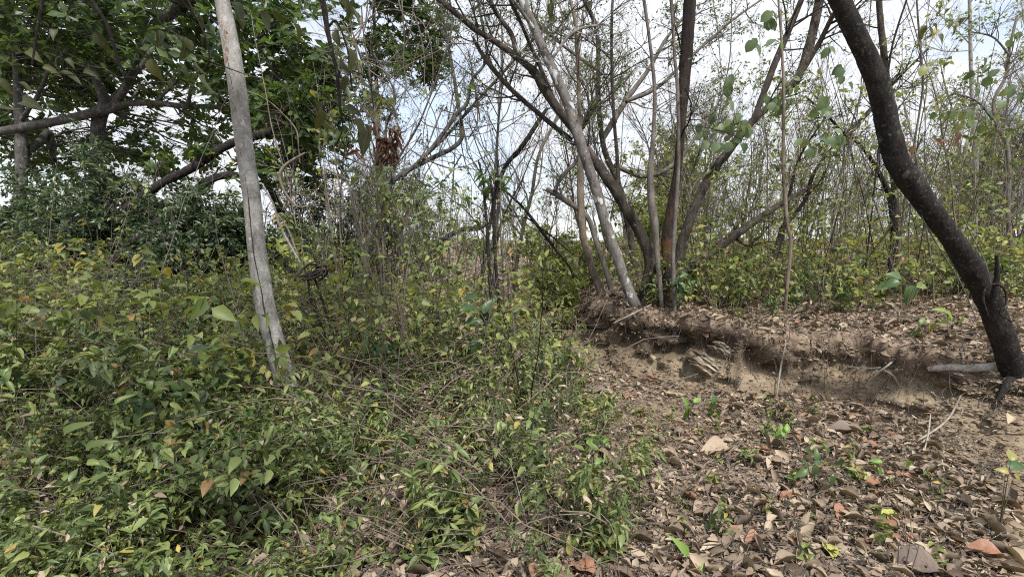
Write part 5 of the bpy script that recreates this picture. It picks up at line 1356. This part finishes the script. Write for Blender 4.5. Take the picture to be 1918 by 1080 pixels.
# left mass, tall at the back and knee high in front
dense(420, -80, 520, 4.3, 8.2, dict(weed=4, lance=2.5, shoot=1.3, mid=1.6, round=1.5, dry=.5), (.62, .98))
dense(330, -90, 560, 2.9, 4.6, dict(weed=3, lance=3.5, low=1, mid=1.2, dry=.9, shoot=.9, round=.25), (.6, .98), lambda x, y, px: clump_ok(x, y, 1.6, .31) and not (480 < px < 600 and y < 3.7))
dense(330, -90, 560, 1.7, 3.0, dict(low=3, weed=2.2, lance=3, seedling=2, dry=.6), (.5, .85), lambda x, y, px: (px < 360 or y > 2.45 or rng.random() < .35) and clump_ok(x, y, 2.0, .29))
dense(230, 350, 1150, 1.9, 3.3, dict(low=1.6, seedling=5, lance=2, weed=.7, dry=.6), (.5, .95), lambda x, y, px: clump_ok(x, y, 2.0, .38))
dense(60, 1000, 1330, 2.2, 4.4, dict(seedling=3, dry=2, lance=.6), (.35, .6), lambda x, y, px: rng.random() < (1330-px)/330)
dense(90, 880, 1150, 3.0, 4.7, dict(low=1.5, seedling=3, lance=2, dry=1, mid=.3), (.45, .75), lambda x, y, px: px < 1150-(y-3)*30)
dense(46, -60, 540, 3.4, 7, dict(shoot=3, dry=2), (.75, 1.05))
dense(60, 560, 1040, 3.6, 7, dict(shoot=3, dry=2), (.6, 1.05), lambda x, y, px: bank_sd(np.array(x), np.array(y)) < -.25)
# middle band
dense(215, 520, 1010, 4.6, 8.0, dict(weed=2, lance=3, shoot=3, mid=1, dry=3, round=.5), (.6, 1.1), lambda x, y, px: bank_sd(np.array(x), np.array(y)) < -.25)
dense(200, 540, 1060, 3.0, 4.8, dict(lance=4, weed=1.5, low=2, dry=2.5, seedling=1, mid=.5, shoot=.6), (.5, .85), lambda x, y, px: px < 1060-(4.6-y)*30 and clump_ok(x, y, 1.8, .3))
dense(60, 930, 1120, 3.6, 6.2, dict(lance=3, weed=1, dry=1.4, seedling=3, mid=.6), (.45, .75), lambda x, y, px: bank_sd(np.array(x), np.array(y)) < -.2 and px < 1075 and (y > 4 or px < 1010))
dense(60, 700, 1040, 8, 15, dict(weed=2, shoot=2, lance=2, dry=2), (.4, .7))
dense(60, 1000, 1190, 8, 14, dict(weed=3, shoot=2, lance=2, dry=1, round=1), (.6, 1.0))
# plateau behind the bank
dense(120, 1190, 1990, 6.7, 10, dict(round=2.5, shoot=5, weed=1.5, dry=5, mid=.5), (.5, 1.1), lambda x, y, px: bank_sd(np.array(x), np.array(y)) > .9)
dense(240, 1190, 1960, 5.35, 7.0, dict(round=1, shoot=3, seedling=3, weed=.8, mid=.5, dry=3, lance=1), (.4, .9), lambda x, y, px: bank_sd(np.array(x), np.array(y)) > .34 and not (px > 1640 and y < 5.9))
dense(95, 1150, 2000, 10, 19, dict(round=4, shoot=4, weed=1, dry=3), (.9, 1.5))
dense(160, -80, 700, 8, 15, dict(weed=4, shoot=2, lance=2), (.9, 1.3))
# sparse seedlings in the open
dense(62, 1010, 1850, 2.1, 4.4, dict(seedling=5, low=.6, dry=.6), (.4, .8), lambda x, y, px: bank_sd(np.array(x), np.array(y)) < -.15)
LIMIT = {'weed': 55, 'lance': 55, 'shoot': 45, 'round': 45, 'seedling': 75, 'low': 45, 'dry': 30, 'mid': 40}
where2 = lambda px, y: (('at lower left' if px < 400 else 'at the bottom, left of the middle' if px < 980 else 'on the open litter at lower right') if y < 3.1 and px < 1900 else
                        'in the dense growth left of the pale trunk' if px < 540 else 'in the tangle right of the pale trunk' if px < 900 else
                        'at the left end of the bank' if px < 1130 and y < 8 else 'on the litter below the bank' if y < 4.6 else 'on the plateau behind the bank')
SPOTS.sort(key=lambda s: -(s[4]*KINDS[s[0]]['h'][s[1]]/s[3]))
cnt = {}; first = {}; bulk_s = {}; bulk_l = {}
for k, v, x, y, s, px in SPOTS:
    K = KINDS[k]; z = float(terrain(x, y)); rz = rng.uniform(0, 6.28); tx, ty = rng.normal()*.12, rng.normal()*.12
    inview = abs(px-959) < 1000
    if inview and cnt.get(k, 0) < LIMIT[k]:
        cnt[k] = cnt.get(k, 0)+1
        lab = f"{K['lab']} {where2(px, y)}"
        if (k, v) not in first:
            t = thing(K['name'], lab, K['cat'], (0, 0, 0), K['lab']+'s')
            part('stem', K['var'][v][0], K['mats'][0], t); part('foliage', K['var'][v][1], K['mats'][1], t)
            t.location = (x, y, z); t.rotation_euler = (tx, ty, rz); t.scale = (s, s, s); first[(k, v)] = t
        else: dup(first[(k, v)], (x, y, z), rz, s, lab, K['lab']+'s', (tx, ty))
    else:
        M = s*np.array([[cos(rz), -sin(rz), 0], [sin(rz), cos(rz), 0], [0, 0, 1]]) @ np.array([[1, 0, ty], [0, 1, -tx], [-ty, tx, 1]])
        dt = rng.uniform(-.13, .11)
        bulk_s.setdefault(K['mats'][0].name, (Geo(), K['mats'][0]))[0].merge(K['var'][v][0], M, (x, y, z))
        bulk_l.setdefault(K['mats'][1].name, (Geo(), K['mats'][1]))[0].merge(K['var'][v][1], M, (x, y, z), dt)
for nm, (g, m) in bulk_s.items(): solo('undergrowth_stems', g, m, kind='stuff')
for nm, (g, m) in bulk_l.items(): solo('undergrowth', g, m, kind='stuff')

# thin tangled vines and dry runners woven through the left undergrowth
g = Geo(); N = 1200
y = rng.uniform(2.0, 8, N); px = rng.uniform(-60, 1080, N); x = (px-959)/F*y
a = rng.uniform(0, 6.28, N); L = rng.uniform(.4, 1.6, N); c = np.linspace(0, 1, 9)[None]
z0 = terrain(x, y); h0 = rng.uniform(.0, .7, N)*np.clip(y/5, .3, 1); h1 = rng.uniform(.0, 1.25, N)*np.clip(y/5, .3, 1)
q = np.stack([x[:, None]+L[:, None]*c*np.cos(a)[:, None], y[:, None]+L[:, None]*c*np.sin(a)[:, None]*.6, z0[:, None]+h0[:, None]*(1-c)+h1[:, None]*c+.25*np.sin(pi*c)*rng.uniform(-1, 1, (N, 1))], -1)
q += np.cumsum(rng.normal(size=q.shape)*.02, 1)
tubes(g, q, rng.uniform(.0012, .004, N)[:, None], 4)
solo('vine_tangle', g, B_TAN, kind='stuff')

# ------------------------------------------------------------------ single plants one can point at
def single(name, label, px, py, H, spec, mats, seed, cat='plant', d=None, **kw):
    q = ground_at(px, py) if d is None else P(px, py, d)
    gs, gl = plant_geo(seed, H, *spec, **kw)
    t = thing(name, label, cat, (0, 0, 0)); part('stem', gs, mats[0], t); part('foliage', gl, mats[1], t); t.location = [float(c) for c in q]
    return t
def blade_plant(label, px, py, items, mat, seed, stem=None, tpl=T_BIG, W=.42, d=None, name='seedling', ht=.55):
    """a few big leaves placed one by one: items px,py,len px,heading"""
    rng = R(seed); q = ground_at(px, py); dd = q[1] if d is None else d
    t = thing(name, label, 'plant', q)
    g = Geo(); gl = Geo()
    for (ix, iy, L, hd) in items:
        b = P(ix, iy, dd*rng.uniform(.97, 1.02)); s = L*dd/F/math.sqrt(1+((ix-959)/F)**2)*(.82 if px < 960 else .95)
        di = unit(np.array([cos(radians(hd)), rng.normal()*.25, sin(radians(hd))])); nr = unit(np.array([.25*rng.normal(), -.75, .65]))
        b0 = b-di*s*.5
        leaves(gl, tpl, b0[None], di[None], nr[None], s, W*rng.uniform(.9, 1.1), np.clip(ht+.12*rng.normal(), 0, .79))
        c = np.linspace(0, 1, 6)[:, None]
        root = q+np.array([0, 0, -.01])
        tubes(g, root*(1-c)+b0*c+np.array([0, 0, 1])*np.sin(pi*c)*.04*rng.random()+di*0, np.linspace(.0028, .0013, 6), 5)
    part('stem', g, stem or B_STEM, t); part('foliage', gl, mat, t)
    return t
blade_plant('bright lime long leaved blade at the bottom edge, right of the middle', 1300, 1076, [(1280, 1026, 66, 112), (1312, 1068, 30, 60), (1268, 1072, 26, 150)], M_LIME, 951, W=.3)
blade_plant('lime green seedling with round top leaf in front of the wide grey tan leaf', 1122, 920, [(1121, 862, 22, 30), (1112, 880, 34, 260), (1100, 874, 22, 170), (1134, 884, 24, -30), (1118, 898, 26, 280), (1108, 826, 24, 10), (1138, 828, 24, -20)], M_LIME, 952, W=.62)
blade_plant('dark stemmed plant with drooping green leaves below the bank, centre of the open litter', 1525, 920, [(1502, 885, 34, 200), (1526, 884, 40, 262), (1512, 870, 30, 110), (1572, 868, 40, 268), (1530, 850, 30, 80), (1558, 905, 44, 275), (1550, 842, 26, 95), (1516, 845, 26, 130), (1535, 862, 34, 20)], M_BIGGREEN, 953, W=.5)
blade_plant('seedling with lime leaves in front of the bank, left of the dark stemmed plant', 1465, 835, [(1458, 810, 24, 250), (1467, 806, 28, 90), (1475, 800, 22, 70), (1454, 818, 20, 200)], M_LIME, 954, W=.55)
blade_plant('small green seedling at the foot of the shale', 1336, 785, [(1338, 748, 22, 95), (1334, 760, 26, 250), (1344, 775, 24, 280), (1330, 778, 24, 255)], M_BIGGREEN, 955, W=.55)
blade_plant('yellow green seedling left of the seedling at the foot of the shale', 1290, 790, [(1286, 752, 20, 120), (1288, 770, 24, 255), (1306, 748, 20, 40), (1284, 780, 20, 260)], M_LIME, 956, W=.55)
blade_plant('green leaves on a dark stem cut by the right edge, low on the slope', 1872, 990, [(1906, 870, 54, 10), (1895, 850, 40, 60), (1910, 895, 36, -30), (1880, 880, 30, 160)], M_BIGGREEN, 957, W=.7)
blade_plant('narrow green leaves on the litter right of centre', 1675, 925, [(1694, 930, 46, 175), (1672, 900, 34, 300), (1700, 872, 40, 280), (1642, 862, 30, 170)], M_LIME, 958, W=.4)
blade_plant('thin upright green leaves at the bottom right of the middle', 1340, 1000, [(1335, 975, 40, 80), (1350, 960, 34, 100), (1328, 985, 30, 110)], M_BIGGREEN, 959, W=.4)
blade_plant('two narrow seedling leaves by the broad brown grey leaf', 1080, 1040, [(1066, 1020, 40, 95), (1080, 1012, 36, 80), (1056, 1036, 26, 150), (1150, 1005, 26, 60)], M_LIME, 960, W=.38)
blade_plant('broad veined green leaves at the back of the bank, left of the black trunk', 1690, 610, [(1705, 550, 48, 250), (1670, 530, 40, 190), (1680, 515, 40, 150), (1730, 535, 36, 10), (1742, 520, 36, 330), (1655, 535, 32, 200), (1716, 545, 36, 300)], M_BIGGREEN, 961, d=5.6, W=.62, name='broad_leaf_sapling')
blade_plant('pair of bright veined leaves hanging over the bank lip, left of the black trunk', 1730, 640, [(1712, 628, 52, 262), (1746, 618, 50, 300), (1728, 600, 24, 60)], M_BIGGREEN, 962, d=4.7, W=.55, name='broad_leaf_sapling', ht=.68)
blade_plant('pale narrow leaves just left of the foot of the black trunk', 1780, 640, [(1765, 580, 40, 150), (1782, 590, 40, 330), (1800, 600, 36, 280), (1770, 600, 30, 200)], M_LIME, 963, d=4.9, W=.35, name='broad_leaf_sapling')
blade_plant('plant with large drooping dark leaves in the middle of the undergrowth', 910, 720, [(885, 600, 56, 160), (880, 575, 50, 20), (908, 600, 60, 265), (888, 650, 52, 250), (905, 660, 60, 275), (925, 690, 50, 300), (880, 555, 44, 170), (915, 570, 50, 60), (895, 695, 44, 230)], M_BIGGREEN, 964, d=4.3, W=.4, name='broad_leaf_sapling', ht=.38)
blade_plant('dark broad leaves standing at the centre, above the litter edge', 1010, 840, [(1012, 810, 54, 255), (1026, 785, 44, 270), (985, 790, 36, 200), (1040, 800, 34, 300), (1000, 770, 36, 110), (1018, 760, 36, 70)], M_BIGGREEN, 965, d=3.4, W=.55, name='broad_leaf_sapling', ht=.4)
blade_plant('hanging green leaves in front of the litter, left of the middle', 770, 880, [(760, 825, 46, 262), (772, 830, 44, 285), (748, 815, 36, 200), (700, 845, 40, 200), (740, 850, 36, 250)], M_BIGGREEN, 966, d=2.9, W=.42, ht=.5)
blade_plant('dark drooping leaves on a stem near the left edge', 30, 760, [(28, 525, 40, 200), (75, 585, 46, 180), (160, 590, 44, 265), (180, 585, 36, 280), (100, 620, 44, 250), (180, 720, 66, 240), (205, 655, 50, 180), (370, 650, 46, 30), (20, 850, 60, 190), (110, 715, 50, 180), (365, 680, 50, 250)], M_DARK, 967, d=2.6, W=.6, name='broad_leaf_sapling', ht=.4)
blade_plant('large lime leaves on arching stems at lower left', 130, 940, [(50, 815, 50, 170), (135, 800, 80, 40), (180, 830, 80, 30), (175, 865, 50, 5), (230, 745, 50, 40), (60, 760, 30, 110), (330, 760, 40, 330), (385, 890, 40, 20), (400, 900, 36, 340), (270, 1050, 40, 10), (280, 1075, 30, 20)], M_LEAFY, 968, d=2.2, W=.4, ht=.5)
